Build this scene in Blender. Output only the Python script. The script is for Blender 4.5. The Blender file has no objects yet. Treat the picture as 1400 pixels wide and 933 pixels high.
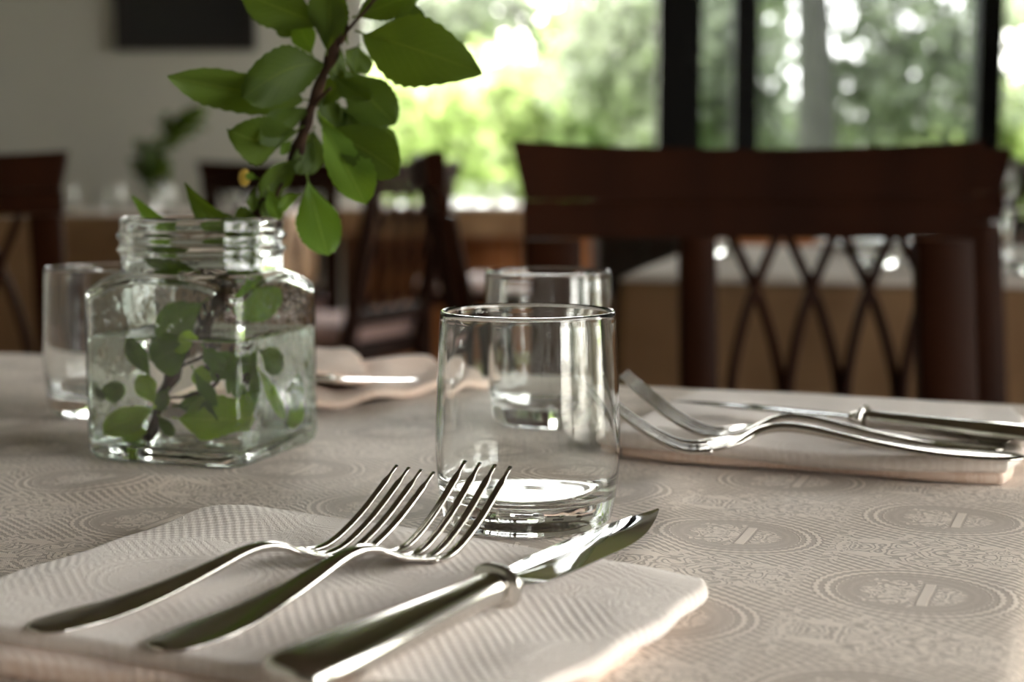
import bpy, bmesh, math, random
import numpy as np
from mathutils import Vector, Matrix

random.seed(7)
rng = np.random.default_rng(7)
S = bpy.context.scene
C = S.collection
PI = math.pi
R = math.radians
T0 = 0.75                    # table top height

# ------------------------------------------------------------------ camera
F = 2117.0                   # focal length in pixels of the 1400 px wide frame
PITCH = R(6.3)
EYE = Vector((0, 0, T0 + 0.146))
cam = bpy.data.cameras.new('camera')
cam.lens = F / 1400 * 36
cam.sensor_width = 36
cam.clip_start = 0.02
cam.dof.use_dof = True
cam.dof.focus_distance = 0.60
cam.dof.aperture_fstop = 7.6
co = bpy.data.objects.new('camera', cam)
C.objects.link(co)
co.location = EYE
co.rotation_euler = (PI / 2 - PITCH, 0, 0)
S.camera = co

# ------------------------------------------------------------------ world, sun, exposure
S.view_settings.view_transform = 'Standard'
S.view_settings.look = 'None'
S.view_settings.gamma = 1
S.view_settings.use_curve_mapping = False
S.view_settings.exposure = 1.9
w = bpy.data.worlds.new('sky')
S.world = w
w.use_nodes = True
nt = w.node_tree
bg = nt.nodes['Background']
tc = nt.nodes.new('ShaderNodeTexCoord')
sx = nt.nodes.new('ShaderNodeSeparateXYZ')
cr = nt.nodes.new('ShaderNodeValToRGB')
nt.links.new(tc.outputs['Generated'], sx.inputs[0])
nt.links.new(sx.outputs['Z'], cr.inputs[0])
cr.color_ramp.elements[0].position = 0.0
cr.color_ramp.elements[0].color = (1.0, 0.955, 0.89, 1)
cr.color_ramp.elements[1].position = 0.7
cr.color_ramp.elements[1].color = (0.96, 0.95, 0.96, 1)
nt.links.new(cr.outputs[0], bg.inputs[0])
SKY = 4.2
bg.inputs[1].default_value = SKY
sun = bpy.data.lights.new('sun', 'SUN')
sun.energy = 12.0
sun.angle = R(0.6)
sun.color = (1, 0.95, 0.86)
so = bpy.data.objects.new('sun', sun)
C.objects.link(so)
so.rotation_euler = (R(-36), 0, R(25))     # high, from beyond the garden: the trees are lit from behind


def portal(loc, rot, sx_, sy_):
    l = bpy.data.lights.new('window_portal', 'AREA')
    l.shape = 'RECTANGLE'
    l.size = sx_
    l.size_y = sy_
    l.cycles.is_portal = True
    o = bpy.data.objects.new('window_portal', l)
    C.objects.link(o)
    o.location = loc
    o.rotation_euler = rot


WY = 7.0                      # back wall
WX = 2.42                      # right wall
portal((1.35, WY - 0.02, 1.71), (R(-90), 0, 0), 4.1, 2.18)
portal((WX - 0.02, -0.35, 1.6), (0, R(90), 0), 2.5, 3.9)
portal((WX - 0.02, 5.45, 1.6), (0, R(90), 0), 2.5, 2.3)  # portal of the added far window
S.cycles.max_bounces = 20
S.cycles.transmission_bounces = 18
S.cycles.transparent_max_bounces = 24
S.cycles.glossy_bounces = 8
S.cycles.diffuse_bounces = 4
S.cycles.sample_clamp_indirect = 6.0
S.cycles.blur_glossy = 0.5


# ------------------------------------------------------------------ pixel rays
def ray(x, y):
    u = (x - 700) / F
    v = (y - 466.5) / F
    return Vector((u, math.cos(PITCH) - v * math.sin(PITCH), -math.sin(PITCH) - v * math.cos(PITCH)))


def P(x, y, z=0.0):
    """point seen at (x, y) at height z above the table top"""
    r = ray(x, y)
    return EYE + r * ((0.146 - z) / -r.z)


def PD(x, y, D):
    """point seen at (x, y) at distance D in front of the camera"""
    r = ray(x, y)
    return EYE + r * (D / r.y)


# ------------------------------------------------------------------ node expressions
class Ex:
    def __init__(s, g, sock):
        s.g, s.s = g, sock

    def op(s, o, *a):
        n = s.g.nodes.new('ShaderNodeMath')
        n.operation = o
        for i, v in enumerate((s,) + a):
            if isinstance(v, Ex):
                s.g.links.new(v.s, n.inputs[i])
            else:
                n.inputs[i].default_value = v
        return Ex(s.g, n.outputs[0])

    def __add__(s, o): return s.op('ADD', o)
    def __sub__(s, o): return s.op('SUBTRACT', o)
    def __mul__(s, o): return s.op('MULTIPLY', o)
    def __truediv__(s, o): return s.op('DIVIDE', o)
    def __neg__(s): return s.op('MULTIPLY', -1.0)
    __radd__ = __add__
    __rmul__ = __mul__
    def rsub(s, k): return (-s) + k
    def abs(s): return s.op('ABSOLUTE')
    def sin(s): return s.op('SINE')
    def fract(s): return s.op('FRACT')
    def round(s): return s.op('ROUND')
    def sqrt(s): return s.op('SQRT')
    def min(s, o): return s.op('MINIMUM', o)
    def max(s, o): return s.op('MAXIMUM', o)
    def pmod(s, k): return s.op('FLOORED_MODULO', k)
    def atan2(s, o): return s.op('ARCTAN2', o)

    def step(s, a, b):
        n = s.g.nodes.new('ShaderNodeMapRange')
        n.interpolation_type = 'SMOOTHSTEP'
        s.g.links.new(s.s, n.inputs[0])
        n.inputs[1].default_value = a
        n.inputs[2].default_value = b
        return Ex(s.g, n.outputs[0])


def mixf(a, b, t):               # a where t = 0, b where t = 1
    return a + (b - a) * t


def combine(g, x, y, z=None):
    n = g.nodes.new('ShaderNodeCombineXYZ')
    for i, v in enumerate((x, y, z)):
        if isinstance(v, Ex):
            g.links.new(v.s, n.inputs[i])
        elif v is not None:
            n.inputs[i].default_value = v
    return n.outputs[0]


def noise(g, vec, scale, detail=2.0, dist=0.0, rough=0.5):
    n = g.nodes.new('ShaderNodeTexNoise')
    if vec is not None:
        g.links.new(vec, n.inputs['Vector'])
    n.inputs['Scale'].default_value = scale
    n.inputs['Detail'].default_value = detail
    n.inputs['Distortion'].default_value = dist
    n.inputs['Roughness'].default_value = rough
    return Ex(g, n.outputs[0])


def coords(g, kind='Object'):
    t = g.nodes.new('ShaderNodeTexCoord')
    s_ = g.nodes.new('ShaderNodeSeparateXYZ')
    g.links.new(t.outputs[kind], s_.inputs[0])
    return t.outputs[kind], [Ex(g, s_.outputs[i]) for i in range(3)]


def mixcol(g, t, a, b):
    n = g.nodes.new('ShaderNodeMix')
    n.data_type = 'RGBA'
    g.links.new(t.s, n.inputs['Factor'])
    for k, v in (('A', a), ('B', b)):
        s_ = [i for i in n.inputs if i.name == k and i.type == 'RGBA'][0]
        if isinstance(v, tuple):
            s_.default_value = (*v, 1)
        else:
            g.links.new(v, s_)
    return [o for o in n.outputs if o.type == 'RGBA'][0]


def newmat(name):
    m = bpy.data.materials.new(name)
    m.use_nodes = True
    g = m.node_tree
    return m, g, g.nodes['Principled BSDF']


def bump(g, b, h, dist, strength=1.0):
    n = g.nodes.new('ShaderNodeBump')
    n.inputs['Distance'].default_value = dist
    n.inputs['Strength'].default_value = strength
    g.links.new(h.s, n.inputs['Height'])
    g.links.new(n.outputs[0], b.inputs['Normal'])


def damask(name, light, dark, ox, oy, scale=1.0, bumpd=0.0003, rough=0.75, sheen=0.2, waffle=0.0, tint=None, sss=0.0):
    """woven damask: half-drop medallions, scroll figures between them and a dashed ground"""
    m, g, b = newmat(name)
    vec, (X, Y, Z) = coords(g)
    wob = noise(g, vec, 14, 2)
    X = (X - ox) * (1 / scale) + (wob - 0.5) * 0.004
    Y = (Y - oy) * (1 / scale) + (wob - 0.5) * 0.003
    PX, PY = 0.0775, 0.12
    cx = (X / PX).round()
    xl = X - cx * PX
    Y2 = Y + cx.pmod(2.0) * (PY / 2)
    yl = Y2 - (Y2 / PY).round() * PY
    mir = combine(g, xl + 0.3, yl.abs() * 1.25, 0.21)
    mirx = combine(g, xl, yl.abs(), 0.37)
    r = ((xl / 0.0265) * (xl / 0.0265) + (yl / 0.0250) * (yl / 0.0250)).sqrt()
    th = yl.atan2(xl)
    n1 = noise(g, mir, 72, 1.0, 1.1)
    n2 = noise(g, mirx, 110, 1.5, 0.8)
    cont1 = ((n1 * 8.5).fract() - 0.5).abs().step(0.15, 0.22)
    cont2 = ((n2 * 8.0).fract() - 0.5).abs().step(0.18, 0.26)
    # dashed diagonal ground
    sa = ((X * 0.55 + Y * 0.84) * (2 * PI / 0.0036)).sin()
    sb = ((X * 0.9 - Y * 0.3) * (2 * PI / 0.0040)).sin()
    ground = (sa + sb * 0.45).step(-0.15, 0.35)
    # scroll figures halfway between the medallions
    fy = (yl.abs() - PY / 2).abs()
    rf = ((xl / 0.037) * (xl / 0.037) + (fy / 0.0215) * (fy / 0.0215)).sqrt()
    rf = rf + (n1 - 0.5) * 0.9
    side = ((xl.abs() - PX / 2).abs() / 0.006 + (n2 - 0.5) * 2.2).step(1.0, 0.8)
    side = side * fy.step(0.05, 0.012)
    fz = (rf.step(1.0, 0.94)).max(side)
    pat = mixf(ground, cont1, fz)
    edge = (rf - 0.99).abs().step(0.05, 0.03)
    pat = pat.max(edge * 0.9)
    # medallion
    inner = r.step(0.74, 0.72)
    ringzone = r.step(1.36, 1.32)
    rays = ((r * (2 * PI / 0.155)).sin() + (th * 46.0).sin() * 0.5).step(-0.1, 0.4)
    bar = (xl - 0.0045).abs().step(0.0021, 0.0017) * yl.abs().step(0.0150, 0.0145)
    gap = (xl - 0.0045).abs().step(0.0031, 0.0027).rsub(1.0)
    fig = (((n2 - 0.5) * 1.2 + ((xl / 0.019) * (xl / 0.019) + (yl / 0.0165) * (yl / 0.0165)).sqrt())).step(1.0, 0.95)
    figure = (fig * cont2 * gap).max(bar)
    darkring = r.step(1.0, 0.98)
    pat = mixf(pat, rays, ringzone)
    pat = pat * (darkring * 0.88).rsub(1.0)
    pat = pat.max(figure * r.step(0.9, 0.86))
    weave = ((X * (2 * PI / 0.0009)).sin() * (Y * (2 * PI / 0.0009)).sin())
    big = noise(g, vec, 5.0, 2)
    tt = (pat * 0.9 + weave * 0.04 + (big - 0.5) * 0.10 + 0.05)
    col = mixcol(g, tt.max(0.0).min(1.0), dark, light)
    if tint:
        col = mixcol(g, noise(g, vec, 9.0, 2).step(0.42, 0.75) * 0.6, col, tint)
    g.links.new(col, b.inputs['Base Color'])
    b.inputs['Roughness'].default_value = rough
    b.inputs['Sheen Weight'].default_value = sheen
    b.inputs['Sheen Roughness'].default_value = 0.4
    b.inputs['Specular IOR Level'].default_value = 0.35
    h = pat + weave * 0.12
    if waffle:
        wz = noise(g, vec, 20, 1).step(0.52, 0.60)
        wf = (X * (2 * PI / 0.0052)).sin() * (Y * (2 * PI / 0.0052)).sin()
        h = (pat * 0.3) * wz.rsub(1.0) + wf * wz * waffle * 0.5 + weave * 0.1
    bump(g, b, h, bumpd)
    if sss:
        b.inputs['Subsurface Weight'].default_value = sss
        b.inputs['Subsurface Radius'].default_value = (0.006, 0.003, 0.0015)
        b.inputs['Subsurface Scale'].default_value = 1.0
    return m


def plain(name, col, rough=0.5, metal=0.0, **kw):
    m, g, b = newmat(name)
    b.inputs['Base Color'].default_value = (*col, 1)
    b.inputs['Roughness'].default_value = rough
    b.inputs['Metallic'].default_value = metal
    for k, v in kw.items():
        b.inputs[k.replace('_', ' ')].default_value = v
    return m


def noisy(name, a, c, scale, rough=0.6, bd=0.0, stretch=(1, 1, 1), detail=4.0, metal=0.0):
    m, g, b = newmat(name)
    vec, (x, y, z) = coords(g)
    v = combine(g, x * stretch[0], y * stretch[1], z * stretch[2])
    n = noise(g, v, scale, detail)
    g.links.new(mixcol(g, n.step(0.3, 0.7), a, c), b.inputs['Base Color'])
    b.inputs['Roughness'].default_value = rough
    b.inputs['Metallic'].default_value = metal
    if bd:
        bump(g, b, n, bd)
    return m


def glassmat(name, col, ior=1.5, rough=0.0, bd=0.0, bs=60):
    m, g, b = newmat(name)
    b.inputs['Base Color'].default_value = (*col, 1)
    b.inputs['Roughness'].default_value = rough
    b.inputs['IOR'].default_value = ior
    b.inputs['Transmission Weight'].default_value = 1.0
    if bd:
        vec, _ = coords(g)
        bump(g, b, noise(g, vec, bs, 2), bd)
    return m


def leafmat(name, front, back, rough=0.5):
    m, g, b = newmat(name)
    out = g.nodes['Material Output']
    vec, (u, v, _) = coords(g, 'UV')
    ov, _o = coords(g)
    info = g.nodes.new('ShaderNodeObjectInfo')
    rnd = Ex(g, info.outputs['Random'])
    va = (v - 0.5).abs()
    mid = va.step(0.022, 0.008)
    veins = (((u - va * 0.75) * 11.0).fract() - 0.5).abs().step(0.05, 0.02) * va.step(0.5, 0.3)
    lines = mid.max(veins * 0.45)
    n = noise(g, ov, 60, 3)
    c0 = mixcol(g, (n * 0.5 + rnd * 0.6).min(1.0), front, back)
    c1 = mixcol(g, lines * 0.5, c0, (back[0] * 1.5, back[1] * 1.3, back[2] * 1.6))
    g.links.new(c1, b.inputs['Base Color'])
    b.inputs['Roughness'].default_value = rough
    b.inputs['Specular IOR Level'].default_value = 0.22
    tr = g.nodes.new('ShaderNodeBsdfTranslucent')
    hsv = g.nodes.new('ShaderNodeMix')
    hsv.data_type = 'RGBA'
    hsv.blend_type = 'MULTIPLY'
    hsv.inputs['Factor'].default_value = 1.0
    ca, cb = [i for i in hsv.inputs if i.type == 'RGBA']
    g.links.new(c1, ca)
    cb.default_value = (1.7, 1.6, 0.6, 1)
    g.links.new([o for o in hsv.outputs if o.type == 'RGBA'][0], tr.inputs[0])
    mx = g.nodes.new('ShaderNodeMixShader')
    mx.inputs[0].default_value = 0.45
    g.links.new(b.outputs[0], mx.inputs[1])
    g.links.new(tr.outputs[0], mx.inputs[2])
    g.links.new(mx.outputs[0], out.inputs[0])
    bump(g, b, lines.rsub(1.0) * 0.7 + n * 0.4, 0.0006)
    return m


# ------------------------------------------------------------------ materials
M = {}
M['wall'] = noisy('plaster_paint', (0.47, 0.465, 0.42), (0.52, 0.515, 0.465), 1.2, 0.9)
M['frontwall'] = noisy('dark_plaster', (0.16, 0.14, 0.12), (0.20, 0.18, 0.15), 2, 0.9)
M['ceiling'] = noisy('ceiling_stain', (0.085, 0.062, 0.045), (0.12, 0.09, 0.065), 2, 0.9)
M['floor'] = noisy('terracotta_floor', (0.20, 0.085, 0.04), (0.30, 0.13, 0.06), 6, 0.45)
M['grout'] = noisy('floor_grout', (0.16, 0.12, 0.09), (0.2, 0.15, 0.12), 30, 0.8)
M['frame'] = plain('dark_window_frame', (0.003, 0.003, 0.003), 0.6)
M['framelight'] = plain('pale_jamb', (0.55, 0.56, 0.52), 0.5)
M['wood'] = noisy('mahogany_wood', (0.013, 0.0036, 0.0012), (0.026, 0.0072, 0.0022), 9, 0.55, 0.0002, (1, 1, 0.12))
M['wood'].node_tree.nodes['Principled BSDF'].inputs['Specular IOR Level'].default_value = 0.07
M['frame'].node_tree.nodes['Principled BSDF'].inputs['Specular IOR Level'].default_value = 0.1
M['cushion'] = noisy('pink_seat_fabric', (0.42, 0.27, 0.25), (0.52, 0.36, 0.33), 60, 0.9, 0.0005)
M['cushion_pale'] = noisy('pale_seat_fabric', (0.72, 0.62, 0.60), (0.8, 0.7, 0.68), 60, 0.9)
M['sunlitpanel'] = noisy('painted_sunlit_panel', (0.30, 0.11, 0.035), (0.42, 0.17, 0.06), 5, 0.4, 0, (1, 1, 0.15))  # sunlit orange put into the colour; the sun misses this wall face
M['tablewood'] = noisy('table_wood', (0.10, 0.05, 0.025), (0.16, 0.08, 0.04), 5, 0.5, 0, (1, 0.1, 1))
M['drape'] = noisy('tan_undercloth', (0.23, 0.13, 0.062), (0.28, 0.165, 0.082), 8, 0.9)
M['whitecloth'] = noisy('cream_cloth', (0.60, 0.53, 0.47), (0.66, 0.59, 0.53), 30, 0.9)
M['glass'] = glassmat('clear_glass', (0.985, 1.0, 0.995), 1.5, 0.0)
M['jarglass'] = glassmat('moulded_jar_glass', (0.955, 0.992, 0.975), 1.5, 0.0, 0.0004, 75)
M['water'] = glassmat('water', (0.985, 1.0, 0.985), 1.333)
M['bark'] = noisy('twig_bark', (0.022, 0.012, 0.009), (0.06, 0.033, 0.02), 130, 0.9, 0.0008)
M['bark'].node_tree.nodes['Principled BSDF'].inputs['Specular IOR Level'].default_value = 0.15
M['petiole'] = plain('petiole_green', (0.20, 0.30, 0.06), 0.5)
M['leaf'] = leafmat('plum_leaf', (0.038, 0.066, 0.009), (0.078, 0.125, 0.018))
M['brightleaf'] = leafmat('brightened_submerged_leaf', (0.22, 0.36, 0.04), (0.34, 0.50, 0.08))  # green lightened in colour, as little light gets into the jar
M['youngleaf'] = leafmat('young_leaf', (0.075, 0.145, 0.016), (0.125, 0.215, 0.03))
M['bud'] = plain('dry_bud', (0.55, 0.36, 0.05), 0.6)
M['porcelain'] = plain('white_porcelain', (0.8, 0.79, 0.76), 0.15)
M['black'] = plain('black_screen', (0.008, 0.008, 0.009), 0.35)
M['blackframe'] = plain('black_frame', (0.014, 0.010, 0.009), 0.5)


def steel():
    m, g, b = newmat('polished_steel')
    vec, (x, y, z) = coords(g)
    n = noise(g, vec, 350, 3)
    n2 = noise(g, combine(g, x * 0.1, y, z), 900, 2)
    b.inputs['Base Color'].default_value = (0.66, 0.635, 0.60, 1)
    b.inputs['Metallic'].default_value = 1
    g.links.new((n * 0.08 + 0.10).s, b.inputs['Roughness'])
    bump(g, b, n2, 0.00002)
    return m


M['steel'] = steel()
M['blade'] = plain('mirror_blade_steel', (0.74, 0.75, 0.76), 0.045, 1.0)
M['cloth'] = damask('damask_tablecloth', (0.82, 0.71, 0.62), (0.45, 0.365, 0.30), 0, 0, bumpd=0.0003, rough=0.6)
M['napkin'] = damask('damask_napkin', (0.84, 0.76, 0.71), (0.78, 0.695, 0.64), 0.02, 0.03, scale=0.9, bumpd=0.0004, rough=0.85,
                     sheen=0.3, waffle=0.9, sss=0.0)
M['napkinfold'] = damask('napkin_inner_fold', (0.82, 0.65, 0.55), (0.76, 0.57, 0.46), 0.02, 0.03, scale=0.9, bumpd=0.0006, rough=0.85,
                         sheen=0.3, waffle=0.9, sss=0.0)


def panemat(name, col, refl=0.06):
    m = bpy.data.materials.new(name)
    m.use_nodes = True
    g = m.node_tree
    g.nodes.remove(g.nodes['Principled BSDF'])
    t = g.nodes.new('ShaderNodeBsdfTransparent')
    t.inputs[0].default_value = (*col, 1)
    gl = g.nodes.new('ShaderNodeBsdfGlossy')
    gl.inputs['Roughness'].default_value = 0.02
    f = g.nodes.new('ShaderNodeFresnel')
    f.inputs[0].default_value = 1.3
    mx = g.nodes.new('ShaderNodeMixShader')
    g.links.new(f.outputs[0], mx.inputs[0])
    g.links.new(t.outputs[0], mx.inputs[1])
    g.links.new(gl.outputs[0], mx.inputs[2])
    g.links.new(mx.outputs[0], g.nodes['Material Output'].inputs[0])
    return m


M['pane'] = panemat('window_glass', (0.97, 0.98, 0.97))
M['greypane'] = panemat('grey_window_glass', (0.64, 0.66, 0.67))


# ------------------------------------------------------------------ object helpers
def tag(o, label=None, cat=None, group=None, kind=None):
    if label: o['label'] = label
    if cat: o['category'] = cat
    if group: o['group'] = group
    if kind: o['kind'] = kind
    return o


def empty(name, loc=(0, 0, 0), rz=0.0, label=None, cat=None, group=None):
    o = bpy.data.objects.new(name, None)
    o.empty_display_size = 0.05
    C.objects.link(o)
    o.location = loc
    o.rotation_euler = (0, 0, rz)
    return tag(o, label, cat, group)


def link(name, me, mat, parent=None, smooth=True, label=None):
    if isinstance(me, bmesh.types.BMesh):
        bm = me
        me = bpy.data.meshes.new(name)
        bmesh.ops.recalc_face_normals(bm, faces=bm.faces)
        bm.to_mesh(me)
        bm.free()
    if smooth and len(me.polygons):
        me.polygons.foreach_set('use_smooth', [True] * len(me.polygons))
    if mat and not me.materials:
        me.materials.append(mat)
    o = bpy.data.objects.new(name, me)
    C.objects.link(o)
    if parent:
        o.parent = parent
    if label:
        o['label'] = label
    return o


def copy_tree(o, parent=None):
    c = o.copy()
    C.objects.link(c)
    c.parent = parent
    for ch in list(o.children):
        copy_tree(ch, c)
    return c


def sharp(o, ang=35):
    me = o.data
    bm = bmesh.new()
    bm.from_mesh(me)
    for e in bm.edges:
        if len(e.link_faces) == 2 and e.calc_face_angle(0) > R(ang):
            e.smooth = False
    bm.to_mesh(me)
    bm.free()
    return o


def box_bm(x0, x1, y0, y1, z0, z1, bevel=0.0, bm=None):
    bm = bm or bmesh.new()
    r = bmesh.ops.create_cube(bm, size=1)
    vs = r['verts']
    bmesh.ops.scale(bm, vec=(x1 - x0, y1 - y0, z1 - z0), verts=vs)
    bmesh.ops.translate(bm, vec=((x0 + x1) / 2, (y0 + y1) / 2, (z0 + z1) / 2), verts=vs)
    if bevel:
        es = list({e for v in vs for e in v.link_edges})
        bmesh.ops.bevel(bm, geom=es, offset=bevel, segments=2, affect='EDGES', profile=0.6)
    return bm


def box(name, x0, x1, y0, y1, z0, z1, mat, parent=None, bevel=0.0, label=None):
    o = link(name, box_bm(x0, x1, y0, y1, z0, z1, bevel), mat, parent, False, label)
    return o


def loft(rings, closed=True, cap=True, bm=None):
    """rings: list of lists of points of equal length"""
    bm = bm or bmesh.new()
    vr = [[bm.verts.new(p) for p in ring] for ring in rings]
    n = len(rings[0])
    for a, b in zip(vr, vr[1:]):
        for i in range(n if closed else n - 1):
            j = (i + 1) % n
            bm.faces.new((a[i], a[j], b[j], b[i]))
    if cap:
        bm.faces.new(vr[0][::-1])
        bm.faces.new(vr[-1])
    return bm


def lathe(profile, n=64, bm=None, closed_profile=False):
    """profile: list of (r, z); r = 0 at the ends makes a pole"""
    bm = bm or bmesh.new()
    rows = []
    for r_, z in profile:
        if r_ < 1e-7:
            rows.append([bm.verts.new((0, 0, z))])
        else:
            rows.append([bm.verts.new((r_ * math.cos(2 * PI * i / n), r_ * math.sin(2 * PI * i / n), z)) for i in range(n)])
    pairs = list(zip(rows, rows[1:]))
    if closed_profile:
        pairs.append((rows[-1], rows[0]))
    for a, b in pairs:
        for i in range(n):
            j = (i + 1) % n
            if len(a) == 1:
                bm.faces.new((a[0], b[i], b[j]))
            elif len(b) == 1:
                bm.faces.new((a[i], b[0], a[j]))
            else:
                bm.faces.new((a[i], a[j], b[j], b[i]))
    return bm


def smooth_poly(pts, k=6):
    """Catmull-Rom through tuples of any length"""
    pts = [np.array(p, float) for p in pts]
    q = [2 * pts[0] - pts[1]] + pts + [2 * pts[-1] - pts[-2]]
    out = []
    for i in range(1, len(q) - 2):
        for j in range(k):
            t = j / k
            a, b, c, d = q[i - 1:i + 3]
            out.append(0.5 * (2 * b + (c - a) * t + (2 * a - 5 * b + 4 * c - d) * t * t + (3 * b - a - 3 * c + d) * t ** 3))
    out.append(pts[-1])
    return out


def tube(pts, rad, n=8, bm=None):
    """pts: list of Vector; rad: radius or list"""
    pts = [Vector(p) for p in pts]
    rings = []
    up = Vector((0.13, 0.2, 0.97)).normalized()
    for i, p in enumerate(pts):
        t = (pts[min(i + 1, len(pts) - 1)] - pts[max(i - 1, 0)]).normalized()
        a = t.cross(up)
        if a.length < 1e-3:
            a = t.cross(Vector((1, 0, 0)))
        a.normalize()
        b = t.cross(a)
        r_ = rad[i] if isinstance(rad, (list, tuple)) else rad
        rings.append([p + (a * math.cos(2 * PI * k / n) + b * math.sin(2 * PI * k / n)) * r_ for k in range(n)])
    return loft(rings, True, True, bm)


def bar(pts, w_, d_, axis, bm=None):
    """flat bar along pts, width w_ in the plane, depth d_ along axis"""
    ax = Vector(axis).normalized()
    pts = [Vector(p) for p in pts]
    rings = []
    for i, p in enumerate(pts):
        t = (pts[min(i + 1, len(pts) - 1)] - pts[max(i - 1, 0)]).normalized()
        s_ = t.cross(ax).normalized()
        hw, hd = w_ / 2, d_ / 2
        e = 0.25
        rings.append([p + s_ * (a * hw) + ax * (b * hd) for a, b in
                      ((-1, -1 + e), (-1 + e, -1), (1 - e, -1), (1, -1 + e), (1, 1 - e), (1 - e, 1), (-1 + e, 1), (-1, 1 - e))])
    return loft(rings, True, True, bm)


# ------------------------------------------------------------------ the room
def structure(o):
    o['kind'] = 'structure'
    return o


XL = -3.2
YB = -2.6
HC = 2.95
structure(box('ceiling', XL - 0.2, WX + 1.5, YB - 0.2, WY + 0.3, HC, HC + 0.2, M['ceiling']))
structure(box('wall_left', XL - 0.2, XL, YB, WY, 0, HC, M['wall']))
structure(box('wall_front', XL, WX, YB - 0.2, YB, 0, HC, M['frontwall']))
fl = structure(box('floor', XL, WX + 1.6, YB, WY, -0.1, -0.004, M['grout']))
tile_me = None
ts = 0.33
for i in range(int((WX - XL) / ts)):
    for j in range(int(7.2 / ts)):
        if tile_me is None:
            t_ = link('tile', box_bm(0.004, ts - 0.004, 0.004, ts - 0.004, -0.006, 0, 0.0015), M['floor'], fl, False)
            tile_me = t_.data
        else:
            t_ = link('tile', tile_me, None, fl, False)
        t_.location = (XL + i * ts, WY - (j + 1) * ts, 0)


def xw(px, Y=WY):
    return (px - 700) / F * Y


def wall_with_holes(name, horiz, c, t, a0, a1, holes):
    """wall slab; holes = (a0, a1, z0, z1), boxes around them"""
    bm = bmesh.new()
    def add(u0, u1, z0, z1):
        if u1 - u0 < 1e-4 or z1 - z0 < 1e-4:
            return
        if horiz:
            box_bm(u0, u1, c, c + t, z0, z1, 0, bm)
        else:
            box_bm(c, c + t, u0, u1, z0, z1, 0, bm)
    u = a0
    for h0, h1, z0, z1 in holes:
        add(u, h0, 0, HC)
        add(h0, h1, 0, z0)
        add(h0, h1, z1, HC)
        u = h1
    add(u, a1, 0, HC)
    return structure(link(name, bm, M['wall'], None, False))


xj = xw(487)
wall_with_holes('wall_back', True, WY, 0.2, XL, WX + 1.6, [(xj, 3.35, 0.62, 2.8)])
wall_with_holes('wall_right', False, WX, 0.2, YB, WY, [(-2.3, 1.6, 0.35, 2.85), (4.3, 6.6, 0.35, 2.85)])  # second opening is for the added far window


def window(name, horiz, c, z0, z1, posts, panes):
    root = structure(empty(name))
    def b_(nm, u0, u1, c0, c1, za, zb, mat, bev=0.004):
        if horiz:
            return box(nm, u0, u1, c0, c1, za, zb, mat, root, bev)
        return box(nm, c0, c1, u0, u1, za, zb, mat, root, bev)
    lo, hi = posts[0][0], posts[-1][1]
    b_('rail', lo, hi, c + 0.02, c + 0.10, z1 - 0.06, z1, M['frame'])
    b_('rail', lo, hi, c + 0.02, c + 0.10, z0, z0 + 0.07, M['frame'])
    for u0, u1, mt in posts:
        b_('post', u0, u1, c + 0.01, c + 0.12, z0 + 0.071, z1 - 0.061, M[mt])
    for (u0, u1), mt in panes:
        b_('pane', u0, u1, c + 0.055, c + 0.061, z0 + 0.071, z1 - 0.061, M[mt], 0)
    return root


window('window_1', True, WY, 0.62, 2.8,
       [(xj, xw(503), 'framelight'), (xw(897), xw(957), 'frame'), (xw(1000), xw(1034), 'frame'), (xw(1330), xw(1365), 'frame'),
        (3.30, 3.35, 'frame')],
       [((xw(503), xw(897)), 'pane'), ((xw(957), xw(1000)), 'greypane'), ((xw(1034), xw(1330)), 'greypane'), ((xw(1365), 3.30), 'pane')])
window('window_2', False, WX, 0.35, 2.85,
       [(-2.3, -2.24, 'frame'), (-1.02, -0.96, 'frame'), (0.26, 0.32, 'frame'), (1.54, 1.6, 'frame')],
       [((-2.24, -1.02), 'pane'), ((-0.96, 0.26), 'pane'), ((0.32, 1.54), 'pane')])
window('added_fill_window', False, WX, 0.35, 2.85, [(4.3, 4.36, 'frame'), (5.42, 5.48, 'frame'), (6.54, 6.6, 'frame')],  # added window, out of view, to brighten the back wall
       [((4.36, 5.42), 'pane'), ((5.48, 6.54), 'pane')])
pn = structure(empty('added_sunlit_trim', (0, WY, 0)))  # added panelling, its orange standing in for a sunlit patch
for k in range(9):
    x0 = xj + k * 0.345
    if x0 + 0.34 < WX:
        box('panel', x0, x0 + 0.338, -0.022, -0.001, 0.02, 0.575, M['sunlitpanel'], pn, 0.006)
box('sill', xj - 0.02, WX - 0.01, -0.06, -0.001, 0.5755, 0.612, M['sunlitpanel'], pn, 0.004)
bb = structure(box('baseboard_back', XL, xj - 0.02, WY - 0.015, WY, 0, 0.1, M['tablewood'], None, 0.003))

# dark picture on the back wall
px0, px1 = xw(168), xw(356)
zb = EYE.z + (232 - 72) * WY / F
pic = empty('framed_picture', ((px0 + px1) / 2, WY - 0.001, zb), 0,
            'wide dark framed picture on the pale wall, cut off by the top of the photo', 'picture')
hw = (px1 - px0) / 2
for a in ((-hw, hw, 0, 0.035), (-hw, hw, 0.445, 0.48)):
    box('frame_rail', a[0], a[1], -0.035, 0, a[2], a[3], M['blackframe'], pic, 0.004)
for s_ in (-1, 1):
    box('frame_stile', s_ * hw - (0.035 if s_ > 0 else 0), s_ * hw + (0 if s_ > 0 else 0.035), -0.035, 0, 0.0355, 0.4445, M['blackframe'], pic, 0.004)
box('canvas', -hw + 0.034, hw - 0.034, -0.02, -0.002, 0.034, 0.446, M['black'], pic)


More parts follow.
